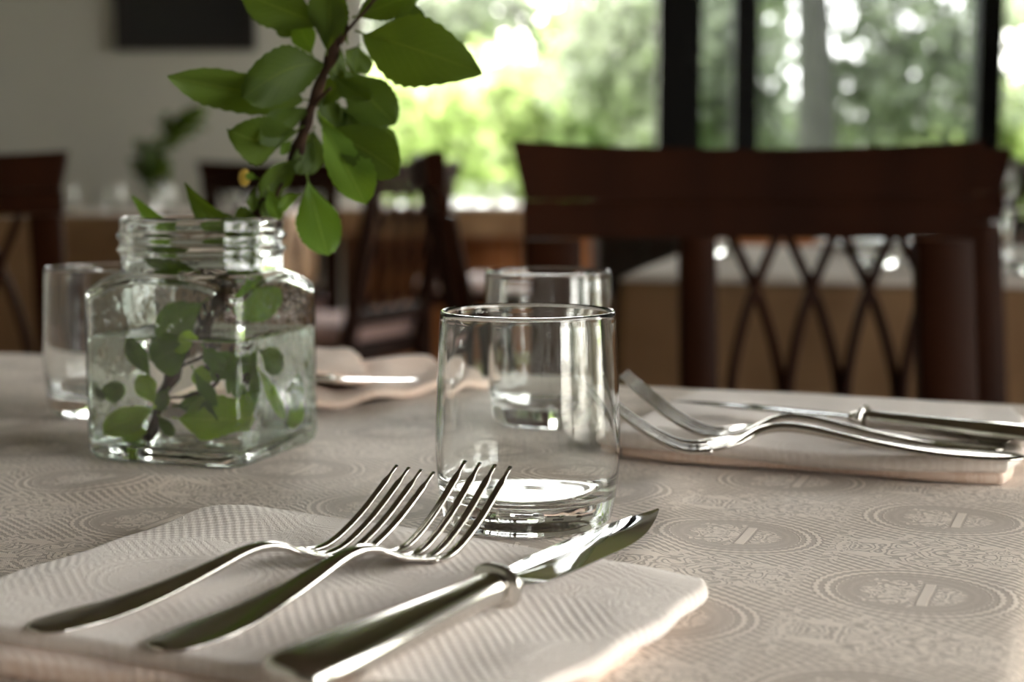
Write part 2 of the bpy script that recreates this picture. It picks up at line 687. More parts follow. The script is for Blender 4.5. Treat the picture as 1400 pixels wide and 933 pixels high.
# ------------------------------------------------------------------ tables
def quad_frame(origin, ang):
    c_, s_ = math.cos(ang), math.sin(ang)
    return Matrix(((c_, -s_, 0, origin[0]), (s_, c_, 0, origin[1]), (0, 0, 1, origin[2]), (0, 0, 0, 1)))


def cloth_mesh(w_, d_, drop, nx, ny, relief, flare=0.05, thick_r=0.014):
    """cloth over a w_ x d_ top with its far right corner at the origin (x to -w_, y to -d_), draped all round"""
    def axis(L, n):
        q = list(np.linspace(-L, 0, n))
        extra = [0.004, 0.009, 0.016, 0.04, 0.09, 0.16, 0.24, drop]
        extra = [e for e in extra if e <= drop]
        return [-L - e for e in extra[::-1]] + q + extra
    xs, ys = axis(w_, nx), axis(d_, ny)
    V, Fc = [], []
    for y in ys:
        for x in xs:
            ex = max(0, x) + min(0, x + w_)          # overhang along x
            ey = max(0, y) + min(0, y + d_)
            bx, by = min(max(x, -w_), 0), min(max(y, -d_), 0)
            o = max(abs(ex), abs(ey))
            if o == 0:
                V.append((bx, by, relief(bx, by)))
                continue
            r_ = thick_r
            a = min(o / r_, PI / 2)
            out = r_ * math.sin(a)
            z = -r_ * (1 - math.cos(a)) - max(0, o - r_ * PI / 2)
            fold = 0.014 * math.sin(16 * (bx + by) + 3 * bx) * min(1, o / 0.2)
            out += flare * (o / drop) ** 1.5 * 0.6 + fold * (o / drop)
            nx_, ny_ = (math.copysign(1, ex) if abs(ex) > 0 else 0), (math.copysign(1, ey) if abs(ey) > 0 else 0)
            fx = abs(ex) / o if o else 0
            fy = abs(ey) / o if o else 0
            V.append((bx + nx_ * out * fx, by + ny_ * out * fy, z + relief(bx, by) * max(0, 1 - o / 0.03)))
    W = len(xs)
    for j in range(len(ys) - 1):
        for i in range(W - 1):
            Fc.append((j * W + i, j * W + i + 1, (j + 1) * W + i + 1, (j + 1) * W + i))
    me = bpy.data.meshes.new('tablecloth')
    me.from_pydata(V, [], Fc)
    return me


def table(name, M4, w_, d_, label, group=None):
    t = empty(name, (0, 0, 0), 0, label, 'table', group)
    t.matrix_world = M4
    box('tabletop', -w_, 0, -d_, 0, -0.035, -0.004, M['tablewood'], t, 0.004)
    box('apron', -w_ + 0.08, -0.08, -d_ + 0.08, -0.08, -0.11, -0.0355, M['tablewood'], t)
    for x in (-w_ + 0.1, -0.1):
        for y in (-d_ + 0.1, -0.1):
            box('leg', x - 0.03, x + 0.03, y - 0.03, y + 0.03, -T0, -0.1105, M['tablewood'], t, 0.004)
    return t


ANG = math.atan2(-0.2794, 0.73)         # direction of the table's far edge
E1 = Vector((math.cos(ANG), math.sin(ANG), 0))
E2 = Vector((-math.sin(ANG), math.cos(ANG), 0))
CORNER = Vector((0.336, 0.950, T0))
MT = quad_frame(CORNER, ANG)
MTI = MT.inverted()


def hashn(x, y):
    return (math.sin(x * 21.3 + 1.1) * math.sin(y * 17.7 + x * 5 + 0.4) + 0.5 * math.sin(x * 43 + y * 31 + 2.0)
            + 0.3 * math.sin(x * 71 - y * 57)) / 1.8


HUMP = MTI @ P(150, 668)
HUMP2 = MTI @ P(345, 640)
CR0 = MTI @ P(905, 655)
CR1 = MTI @ P(830, 933)


def seg_d(p, a, b):
    ab = b - a
    t = max(0, min(1, (p - a).dot(ab) / ab.length_squared))
    return (p - a - ab * t).length, t


def flatspots():
    return [(MTI @ Vector((0.0065, 0.633, T0)), 0.045), (MTI @ Vector((0.0208, 0.88, T0)), 0.045), (MTI @ Vector((-0.2438, 0.93, T0)), 0.045),
            (MTI @ Vector((-0.16, 0.80, T0)), 0.068)]


FS = flatspots()


def relief(x, y):
    z = 0.0011 * hashn(x, y)
    p = Vector((x, y, 0))
    d, t = seg_d(p, Vector((HUMP.x, HUMP.y, 0)), Vector((HUMP2.x, HUMP2.y, 0)))
    z += 0.0045 * math.exp(-(d / 0.016) ** 2) * (0.5 + 0.5 * math.sin(PI * min(1, t + 0.2)))
    d, t = seg_d(p, Vector((CR0.x, CR0.y, 0)), Vector((CR1.x, CR1.y, 0)))
    z += 0.0022 * math.exp(-(d / 0.011) ** 2)
    k = 1.0
    for c_, r_ in FS:
        dd = math.hypot(x - c_.x, y - c_.y)
        k = min(k, max(0, min(1, (dd - r_) / 0.02)))
    z = max(z, -0.0025)
    return z * k


TW, TD = 1.55, 1.25
table('dining_table', MT, TW, TD, 'dining table in the foreground, hidden under the patterned beige damask cloth')
cl = link('tablecloth', cloth_mesh(TW, TD, 0.195, 230, 190, relief), M['cloth'])
cl.matrix_world = MT
tag(cl, 'beige damask tablecloth with oval medallions covering the foreground table', 'tablecloth')
# phase of the woven pattern: a medallion sits right of the knife
med = MTI @ P(1250, 810)
for n_ in M['cloth'].node_tree.nodes:
    pass


def set_phase(mat, ox, oy):
    g = mat.node_tree
    subs = [n for n in g.nodes if n.type == 'MATH' and n.operation == 'SUBTRACT']
    subs[0].inputs[1].default_value = ox
    subs[1].inputs[1].default_value = oy


_s = [n for n in M['cloth'].node_tree.nodes if n.type == 'MATH' and n.operation == 'SUBTRACT' and n.inputs[0].is_linked
      and n.inputs[0].links[0].from_node.type == 'SEPXYZ']
_s[0].inputs[1].default_value = med.x
_s[1].inputs[1].default_value = med.y


# ------------------------------------------------------------------ napkins
def pad_mesh(quad, thick, lift=0.0, edge=0.006, n=70, seed=0, wr=0.0012, corner=0.055, sag=None, planar=0.0):
    """folded cloth slab over the quad (TL, TR, BR, BL) in world xy; rounded rim and soft wrinkles"""
    TL, TR, BR, BL = [Vector((q[0], q[1], 0)) for q in quad]
    c0 = (TL + TR + BR + BL) / 4
    r_ = random.Random(seed)
    ph = [r_.uniform(0, 6) for _ in range(8)]
    us = []
    for i in range(n + 1):
        a = -1 + 2 * i / n
        us.append(math.copysign(1 - (1 - abs(a)) ** 1.6, a) if a else 0)
    size = ((TR - TL).length + (BL - TL).length) / 4
    V, Fc, idx = [], [], {}
    for side in (1, -1):
        for j, v in enumerate(us):
            for i, u in enumerate(us):
                # round the corners
                k = max(abs(u), abs(v))
                l_ = math.hypot(u, v)
                cu, cv = u, v
                if l_ > 0:
                    f_ = min(1, (max(0, l_ - 1.0)) / 0.4142)
                    sc = 1 - corner * f_ * f_ * k
                    cu, cv = u * sc, v * sc
                s1, t1 = (cu + 1) / 2, (1 - cv) / 2
                p = TL * (1 - s1) * (1 - t1) + TR * s1 * (1 - t1) + BR * s1 * t1 + BL * (1 - s1) * t1
                wob = 0.0016 * math.sin(9 * s1 + ph[0] + 5 * t1) + 0.001 * math.sin(23 * t1 + ph[1])
                p = p + (p - c0).normalized() * wob if (p - c0).length > 1e-6 else p
                de = (1 - k) * size
                prof = math.sqrt(max(0, 1 - (1 - min(1, de / edge)) ** 2))
                x, y = p.x, p.y
                wv = wr * (math.sin(48 * x + 20 * y + ph[2]) * math.sin(37 * y - 11 * x + ph[3]) + 0.5 * math.sin(95 * x + 60 * y + ph[4])
                           * math.sin(40 * y + ph[5]) + 0.25 * math.sin(170 * x - 120 * y + ph[6]))
                mid = thick * 0.5
                if side > 0:
                    z = mid + thick * 0.5 * prof + wv * min(1, de / 0.02)
                else:
                    if k >= 0.99999:
                        continue
                    z = mid - thick * 0.5 * prof
                z += lift
                if sag:
                    z += sag(s1, t1, x, y) * (1 if side > 0 else 0.9)
                idx[(side, i, j)] = len(V)
                V.append((p.x, p.y, T0 + z))
    def vid(side, i, j):
        if (side, i, j) in idx:
            return idx[(side, i, j)]
        return idx[(1, i, j)]
    for side in (1, -1):
        for j in range(n):
            for i in range(n):
                q = [vid(side, i, j), vid(side, i + 1, j), vid(side, i + 1, j + 1), vid(side, i, j + 1)]
                q2 = list(dict.fromkeys(q))
                if side < 0:
                    q2 = q2[::-1]
                if len(q2) > 2:
                    Fc.append(q2)
    me = bpy.data.meshes.new('fold')
    me.from_pydata(V, [], Fc)
    return me


def napkin(quad, layers, label, group=None):
    TL, TR, BR, BL = quad
    ang = math.atan2(TR[1] - TL[1], TR[0] - TL[0])
    c_ = Vector((sum(q[0] for q in quad) / 4, sum(q[1] for q in quad) / 4, T0))
    root = empty('napkin', c_, ang, label, 'napkin', group)
    inv = root.matrix_basis.inverted()
    for me, mt in layers:
        me.transform(Matrix.Translation(c_).inverted() if False else (Matrix.Rotation(-ang, 4, 'Z') @ Matrix.Translation(-c_)))
        link('fold', me, M[mt], root)
    return root


def lerp2(a, b, t):
    return (a[0] + (b[0] - a[0]) * t, a[1] + (b[1] - a[1]) * t)


NQ = [(-0.114, 0.634), (0.074, 0.517), (0.004, 0.383), (-0.190, 0.462)]


def front_sag(s, t, x, y):
    z = -0.0016 * math.exp(-((s - 1) / 0.10) ** 2)            # upper fold rolls down on the right
    z += -0.0022 * math.exp(-((t - 0) / 0.10) ** 2)            # and lies thin along the back
    z += 0.0022 * math.exp(-(((x + 0.112) / 0.03) ** 2 + ((y - 0.600) / 0.022) ** 2))      # puckered corner
    z += 0.0016 * math.exp(-(((x + 0.01) / 0.03) ** 2 + ((y - 0.50) / 0.03) ** 2))
    return z


lowq = [lerp2(NQ[0], NQ[2], 0.03), lerp2(NQ[1], NQ[3], 0.03), (0.001, 0.374), (-0.196, 0.452)]
upq = NQ
napkin(NQ, [(pad_mesh(lowq, 0.0056, 0.0006, 0.0028, 60, 3, 0.0004), 'napkinfold'),
            (pad_mesh(upq, 0.0062, 0.0048, 0.0031, 90, 5, 0.0009, sag=front_sag), 'napkin')],
       'pale peach damask napkin folded square under the foreground forks and knife')

RQ = [(0.112, 0.948), (0.292, 0.872), (0.2330, 0.6950), (0.044, 0.772)]


def rsag(s, t, x, y):
    return 0.0016 * math.sin(7 * s + 1) * math.exp(-((t - 1) / 0.3) ** 2)


rn = napkin(RQ, [(pad_mesh([lerp2(q, RQ[(i + 2) % 4], 0.02) for i, q in enumerate(RQ)], 0.0060, 0.0006, 0.003, 40, 8, 0.0004), 'napkinfold'),
            (pad_mesh(RQ, 0.0078, 0.0050, 0.0039, 60, 9, 0.001, sag=rsag), 'napkin')],
       'pale peach folded napkin at the right of the table under two forks and a knife')

a_, b_, c_, d_ = P(436, 566), P(640, 532), P(640, 494), P(330, 500)
LQ = [(-0.250, 1.085), (-0.062, 1.120), (-0.022, 1.030), (-0.120, 0.918)]
LU = [(-0.262, 1.110), (-0.120, 1.130), (-0.088, 0.985), (-0.205, 0.925)]


def lsag(s, t, x, y):
    return 0.010 * math.exp(-(((s - 0.55) / 0.22) ** 2)) * (0.4 + 0.6 * (1 - t)) + 0.003 * math.sin(7 * s + 3 * t) ** 2


def lsag0(s, t, x, y):
    return 0.004 * math.sin(8 * s + 5 * t) ** 2 + 0.005 * math.exp(-(((t - 0.2) / 0.2) ** 2))


napkin(LQ, [(pad_mesh(LQ, 0.006, 0.0006, 0.003, 50, 18, 0.0015, 0.03, lsag0), 'napkinfold'),
            (pad_mesh(LU, 0.007, 0.0085, 0.0035, 60, 19, 0.0016, 0.03, lsag), 'napkinfold')],
       'crumpled peach napkin at the far side of the table behind the square jar')


# ------------------------------------------------------------------ cutlery (x along the piece from the tail, z up)
def flat_ring(x, z, slope, hw_, th, dish=0.0, n=18):
    """rounded flat cross-section at x, tilted to the slope; dish > 0 raises the rims"""
    ring = []
    for k in range(n):
        a = 2 * PI * k / n
        ca, sa = math.cos(a), math.sin(a)
        yy = hw_ * math.copysign(abs(ca) ** 0.7, ca)
        zz = th * 0.5 * math.copysign(abs(sa) ** 0.8, sa) + dish * (yy / max(hw_, 1e-6)) ** 2
        ring.append((x - zz * math.sin(slope), yy, z + zz * math.cos(slope)))
    return ring


def slopes(rows):
    out = []
    for i in range(len(rows)):
        a, b = rows[max(0, i - 1)], rows[min(len(rows) - 1, i + 1)]
        out.append(math.atan2(b[1] - a[1], b[0] - a[0]))
    return out


def fork_meshes():
    # x, z, half width, thickness
    ctl = [(0.000, 0.0018, 0.0035, 0.0012), (0.0025, 0.0019, 0.0075, 0.0018), (0.009, 0.0020, 0.0108, 0.0021), (0.022, 0.0023, 0.0118, 0.0023),
           (0.040, 0.0033, 0.0102, 0.0026), (0.060, 0.0058, 0.0074, 0.0031), (0.080, 0.0094, 0.0052, 0.0037), (0.096, 0.0126, 0.0038, 0.0042),
           (0.107, 0.0134, 0.0034, 0.0043), (0.116, 0.0120, 0.0037, 0.0038), (0.1225, 0.0092, 0.0062, 0.0030), (0.128, 0.0066, 0.0104, 0.0025),
           (0.134, 0.0044, 0.0134, 0.0023), (0.141, 0.0030, 0.0142, 0.0022)]
    rows = smooth_poly(ctl, 4)
    sl = slopes(rows)
    rings = [flat_ring(r_[0], r_[1], s_, r_[2], r_[3], 0.0011 * max(0, (r_[2] - 0.009) / 0.003) * (r_[0] > 0.125)) for r_, s_ in zip(rows, sl)]
    body = loft(rings)
    tines = []
    tc_ = [(0.139, 0.0033), (0.146, 0.0026), (0.154, 0.0038), (0.163, 0.0078), (0.174, 0.0148), (0.185, 0.0236), (0.1965, 0.0335)]
    for k in range(4):
        bm = bmesh.new()
        off0, off1 = (-1.5 + k) * 0.0076, (-1.5 + k) * 0.0080
        rr = []
        pts = smooth_poly(tc_, 5)
        sl2 = slopes(pts)
        for i, (p, s_) in enumerate(zip(pts, sl2)):
            t = i / (len(pts) - 1)
            hw_ = 0.0032 - 0.0010 * min(1, t * 3) + 0.0 - 0.00035 * t
            if k in (0, 3) and t < 0.2:
                hw_ += 0.0
            if t > 0.93:
                hw_ *= 0.55
            th = 0.0026 - 0.0009 * t
            if t > 0.93:
                th *= 0.6
            ring = flat_ring(p[0], p[1] + 0.0010 * ((-1.5 + k) / 1.5) ** 2 * (1 - t), s_, hw_, th, 0, 12)
            rr.append([(x, y + off0 + (off1 - off0) * t, z) for x, y, z in ring])
        tines.append(loft(rr, True, True, bm))
    return body, tines


def make_fork():
    root = empty('fork')
    body, tines = fork_meshes()
    link('handle', body, M['steel'], root)
    for t in tines:
        link('tine', t, M['steel'], root)
    return root


def place_long(root, tail, tip, L, base, roll=0.0, dz=0.0):
    """tail and tip: (px, py, height of the seen point over the table); base: resting height; dz: rise of the far end"""
    A, B = P(*tail), P(*tip)
    d = B - A
    k = math.hypot(d.x, d.y) / L
    root.location = (A.x, A.y, T0 + base)
    root.rotation_euler = (roll, -math.atan2(dz, math.hypot(d.x, d.y)), math.atan2(d.y, d.x))
    root.scale = (k, k, k)


def spoon_rings(ctl, n=16):
    rows = smooth_poly(ctl, 4)
    sl = slopes(rows)
    return [flat_ring(r_[0], r_[1], s_, r_[2], r_[3], 0, n) for r_, s_ in zip(rows, sl)]


def make_knife():
    root = empty('knife')
    def oval(x, hw_, hh, z, n=22, pw=0.85):
        r_ = []
        for k in range(n):
            a = 2 * PI * k / n
            ca, sa = math.cos(a), math.sin(a)
            r_.append((x, hw_ * math.copysign(abs(ca) ** pw, ca), z + hh * math.copysign(abs(sa) ** pw, sa)))
        return r_
    hc = [(0.0, 0.003, 0.002, 0.0062), (0.0015, 0.0078, 0.0042, 0.0062), (0.006, 0.0102, 0.0055, 0.0062), (0.018, 0.0105, 0.0058, 0.0062), (0.04, 0.0092, 0.0056, 0.0064),
          (0.062, 0.0073, 0.0053, 0.0066), (0.08, 0.0059, 0.0050, 0.0068), (0.093, 0.0054, 0.0050, 0.0070), (0.098, 0.0058, 0.0052, 0.0070), (0.1005, 0.0050, 0.0046, 0.0070)]
    rings = [oval(x, w_, h_, z) for x, w_, h_, z in smooth_poly(hc, 4)]
    link('handle', loft(rings), M['steel'], root)
    rc = [(0.1003, 0.0048, 0.0044), (0.1006, 0.0082, 0.0066), (0.1014, 0.0092, 0.0073), (0.1024, 0.0092, 0.0073), (0.1034, 0.0078, 0.0060), (0.1042, 0.0052, 0.0046),
          (0.1060, 0.0046, 0.0040), (0.1085, 0.0046, 0.0032), (0.110, 0.0056, 0.0016)]
    link('bolster', loft([oval(x, w_, h_, 0.0072) for x, w_, h_ in rc]), M['steel'], root)
    # blade: lies flat, edge on the -y side
    bc = [(0.1085, -0.0052, 0.0050), (0.113, -0.0082, 0.0058), (0.120, -0.0102, 0.0068), (0.135, -0.0108, 0.0080), (0.155, -0.0106, 0.0088), (0.172, -0.0102, 0.0090),
          (0.186, -0.0080, 0.0084), (0.198, -0.0046, 0.0074), (0.209, -0.0008, 0.0062), (0.2175, 0.0026, 0.0052), (0.2215, 0.0044, 0.0050)]
    rows = smooth_poly(bc, 4)
    rr = []
    for x, y0, y1 in rows:
        z = 0.0074
        t = max(0.15, 1 - max(0, x - 0.185) / 0.04)
        yc = y1 - (y1 - y0) * 0.62
        rr.append([(x, y1, z + 0.00035), (x, y1 - 0.0008, z + 0.00075 * t), (x, yc, z + 0.00060 * t), (x, y0, z + 0.00005),
                   (x, y0, z - 0.00005), (x, yc, z - 0.00060 * t), (x, y1 - 0.0008, z - 0.00075 * t), (x, y1, z - 0.00035)])
    o = link('blade', loft(rr), M['blade'], root)
    sharp(o, 28)
    return root


FK = make_fork()
tag(FK, 'polished steel fork nearer the knife, lying on the foreground napkin', 'fork', 'forks')
NT = 0.0105
place_long(FK, (214, 886, NT + 0.002), (667, 633, NT + 0.0285), 0.1967, NT)
f2 = copy_tree(FK)
f2['label'] = 'polished steel fork at the left of the foreground napkin, tines overlapping the other fork'
place_long(f2, (44, 858, NT + 0.002), (568, 637, NT + 0.0275), 0.1967, NT - 0.0005)
f3 = copy_tree(FK)
f3['label'] = 'blurred fork lying along the front fold of the right napkin'
place_long(f3, (1400, 624, 0.0150), (800, 548, 0.038), 0.1967, 0.0130)
f4 = copy_tree(FK)
f4['label'] = 'blurred fork on the right napkin, between the other fork and the knife'
place_long(f4, (1375, 612, 0.0150), (852, 528, 0.038), 0.1967, 0.0130)
KN = make_knife()
tag(KN, 'steel table knife with ringed bolster and mirror blade on the foreground napkin', 'knife', 'knives')
place_long(KN, (383, 930, NT + 0.006), (913, 697, NT + 0.010), 0.2215, NT, R(5), 0.002)
k2 = copy_tree(KN)
k2['label'] = 'blurred table knife lying at the back of the right napkin'
place_long(k2, (1440, 600, 0.0195), (920, 549, 0.0195), 0.2215, 0.0136)
k3 = copy_tree(KN)
k3['label'] = 'blurred knife on the crumpled far napkin beside the square jar'
place_long(k3, (345, 508, 0.028), (574, 515, 0.022), 0.2215, 0.0215, 0, -0.005)


# ------------------------------------------------------------------ tumblers
def tumbler_bm(n=96):
    outer = [(0, 0.0006), (0.022, 0.0006), (0.0300, 0.0), (0.0332, 0.0010), (0.0350, 0.0036), (0.0361, 0.009), (0.0372, 0.016), (0.0381, 0.026), (0.0383, 0.036),
             (0.0379, 0.050), (0.0373, 0.065), (0.0366, 0.078), (0.0361, 0.0868)]
    rim = [(0.03605, 0.0880), (0.0356, 0.0886), (0.0350, 0.0887), (0.0346, 0.0880)]
    inner = [(0.0344, 0.0868), (0.0350, 0.078), (0.0357, 0.065), (0.0363, 0.050), (0.0366, 0.036), (0.0363, 0.026), (0.0350, 0.0185), (0.0312, 0.0130),
             (0.022, 0.0112), (0.011, 0.0104), (0, 0.0102)]
    o = [tuple(p) for p in smooth_poly(outer[2:], 3)]
    i = [tuple(p) for p in smooth_poly(inner, 3)]
    i[-1] = (0, i[-1][1])
    return lathe(outer[:2] + o + rim + i, n)


def make_tumbler(me=None):
    root = empty('glass_tumbler')
    if me is None:
        return link('glass_tumbler', tumbler_bm(), M['glass'])
    return link('glass_tumbler', me, None)


g1 = link('glass_tumbler', tumbler_bm(), M['glass'])
g1.location = (0.0065, 0.6335, T0 + 0.0002)
tag(g1, 'clear empty tumbler in focus, standing just behind the fork tines', 'glass', 'tumblers on the front table')
g2 = link('glass_tumbler', g1.data, None)
g2.location = (0.0208, 0.885, T0 + 0.0002)
tag(g2, 'clear empty tumbler seen through and behind the in-focus one', 'glass', 'tumblers on the front table')
g3 = link('glass_tumbler', g1.data, None)
g3.location = (-0.2438, 0.93, T0 + 0.0002)
tag(g3, 'clear empty tumbler behind the left side of the square jar', 'glass', 'tumblers on the front table')

# ------------------------------------------------------------------ the square jar
JC = Vector((-0.160, 0.800, T0 + 0.0003))
JR = R(-19)
HS, CRAD = 0.0446, 0.0062


def rsq(phi, hs, cr_):
    """polar radius of a rounded square"""
    c_, s_ = abs(math.cos(phi)), abs(math.sin(phi))
    m_ = max(c_, s_)
    r1 = hs / m_
    x, y = r1 * c_, r1 * s_
    k = hs - cr_
    if x > k and y > k:
        # ray against the corner circle centred (k, k)
        b = (c_ + s_) * k
        cc = 2 * k * k - cr_ * cr_
        return b + math.sqrt(max(0, b * b - cc))
    return r1


def jar_ring(z, n, off, hs, cr_, dome, angs):
    out = []
    for a in angs:
        r_ = min(rsq(a, hs, cr_), dome)
        out.append(((r_) * math.cos(a), r_ * math.sin(a), z))
    return out


def jar_bm():
    n = 160
    angs = [2 * PI * i / n for i in range(n)]
    bm = bmesh.new()
    rings = []
    def ring(z, hs, cr_, dome):
        rings.append([bm.verts.new(p) for p in jar_ring(z, n, 0, hs, cr_, dome, angs)])
    # outside
    base = [bm.verts.new((0, 0, 0.0016))]
    ring(0.0014, 0.034, 0.012, 9)
    ring(0.0, 0.0400, 0.0105, 9)
    ring(0.0006, 0.0428, 0.0100, 9)
    ring(0.0030, 0.0446, 0.0095, 9)
    ring(0.007, HS, CRAD, 9)
    for z in np.linspace(0.015, 0.072, 8):
        ring(z, HS, CRAD, 9)
    def dome_r(z, off=0.0):         # shoulder dome
        t = min(1, max(0, (z - 0.081) / 0.0136))
        return 0.0418 + 0.0215 * max(0, 1 - t ** 1.25) ** 0.9 - off
    for z in np.linspace(0.0790, 0.0944, 20):
        ring(z, HS, CRAD, dome_r(z))
    neck = [(0.0952, 0.0420), (0.0965, 0.0414), (0.0985, 0.0412), (0.1015, 0.0412), (0.1035, 0.0416), (0.1047, 0.0430), (0.1060, 0.0432), (0.1072, 0.0418), (0.1090, 0.0414),
            (0.1105, 0.0420), (0.1118, 0.0432), (0.1132, 0.0430), (0.1144, 0.0417), (0.1165, 0.0415), (0.1200, 0.0415), (0.1216, 0.0411), (0.1222, 0.0402),
            (0.1218, 0.0391), (0.1205, 0.0386)]
    for z, r_ in neck:
        ring(z, 9, 1, r_)
    inner_neck = [(0.118, 0.0385), (0.110, 0.0384), (0.102, 0.0384), (0.0965, 0.0386)]
    for z, r_ in inner_neck:
        ring(z, 9, 1, r_)
    ih, ic = HS - 0.0026, CRAD - 0.002
    for z in np.linspace(0.0940, 0.0735, 12):
        ring(z - 0.0012, ih, ic, dome_r(z, 0.0028))
    for z in np.linspace(0.070, 0.013, 8):
        ring(z, ih, ic, 9)
    ring(0.0095, ih - 0.0008, ic, 9)
    ring(0.0070, ih - 0.0038, ic, 9)
    ring(0.0060, ih - 0.009, ic, 9)
    top = [bm.verts.new((0, 0, 0.0056))]
    for a, b in zip(rings, rings[1:]):
        for i in range(n):
            j = (i + 1) % n
            bm.faces.new((a[i], a[j], b[j], b[i]))
    for i in range(n):
        j = (i + 1) % n
        bm.faces.new((base[0], rings[0][j], rings[0][i]))
        bm.faces.new((top[0], rings[-1][i], rings[-1][j]))
    return bm


jar = link('glass_jar', jar_bm(), M['jarglass'])
jar.location = JC
jar.rotation_euler = (0, 0, JR)
dr_ = random.Random(4)
bm = bmesh.new()
for k in range(60):
    a = R(-90 - 19 + dr_.uniform(-50, 110))
    neck_ = k % 3 == 0
    z = dr_.uniform(0.100, 0.119) if neck_ else dr_.uniform(0.066, 0.080)
    r_ = 0.0384 if neck_ else rsq(a, HS - 0.0026, CRAD - 0.002)
    q = bmesh.ops.create_icosphere(bm, subdivisions=2, radius=dr_.uniform(0.0004, 0.0010))
    bmesh.ops.translate(bm, vec=((r_ - 0.0001) * math.cos(a), (r_ - 0.0001) * math.sin(a), z), verts=q['verts'])
link('droplets', bm, M['water'], jar)['kind'] = 'stuff'
tag(jar, 'square clear glass jar with threaded neck holding water and a leafy branch', 'jar')


def water_bm():
    n = 120
    angs = [2 * PI * i / n for i in range(n)]
    ih, ic = HS - 0.0026 + 0.0003, CRAD - 0.002
    spec = [(0.0056, ih - 0.009), (0.0066, ih - 0.0038), (0.0092, ih - 0.0008), (0.0128, ih), (0.03, ih), (0.05, ih), (0.0620, ih), (0.0630, ih + 0.0001), (0.0626, ih - 0.0011),
            (0.0622, ih - 0.003)]
    bm = bmesh.new()
    rows = [[bm.verts.new(p) for p in jar_ring(z, n, 0, h_, ic, 9, angs)] for z, h_ in spec]
    lo, hi = bm.verts.new((0, 0, 0.0052)), bm.verts.new((0, 0, 0.0621))
    for a, b in zip(rows, rows[1:]):
        for i in range(n):
            j = (i + 1) % n
            bm.faces.new((a[i], a[j], b[j], b[i]))
    for i in range(n):
        j = (i + 1) % n
        bm.faces.new((lo, rows[0][j], rows[0][i]))
        bm.faces.new((hi, rows[-1][i], rows[-1][j]))
    return bm


wt = link('water', water_bm(), M['water'])
wt.location = JC
wt.rotation_euler = (0, 0, JR)
tag(wt, 'clear water filling the lower half of the square jar', 'water', None, 'stuff')

# ------------------------------------------------------------------ branch
def to_dir(a, b):
    return (b - a).normalized()


FACES = []
for k in range(4):
    a = JR + k * PI / 2
    nrm = Vector((math.cos(a), math.sin(a), 0))
    if nrm.y < 0.2:
        FACES.append(nrm)


def PW(px, py, depth):
    """point seen through the jar's front faces at (px, py), `depth` metres behind the face, bent by the water"""
    d = ray(px, py).normalized()
    best = None
    for nrm in FACES:
        den = d.dot(nrm)
        if den >= -1e-4:
            continue
        t = (JC + nrm * HS - EYE).dot(nrm) / den
        if best is None or t > best[0]:
            best = (t, nrm)
    t, nrm = best
    hit = EYE + d * t
    c1 = -d.dot(nrm)
    eta = 1 / 1.333
    c2 = math.sqrt(1 - eta * eta * (1 - c1 * c1))
    dr = d * eta + nrm * (eta * c1 - c2)
    p = hit + dr * (depth / max(0.2, c2))
    # keep inside the jar
    loc = Matrix.Rotation(-JR, 4, 'Z') @ (p - JC)
    k_ = HS - 0.0055
    loc.x = max(-k_, min(k_, loc.x))
    loc.y = max(-k_, min(k_, loc.y))
    loc.z = max(0.009, min(0.115, loc.z))
    return JC + (Matrix.Rotation(JR, 4, 'Z') @ loc)


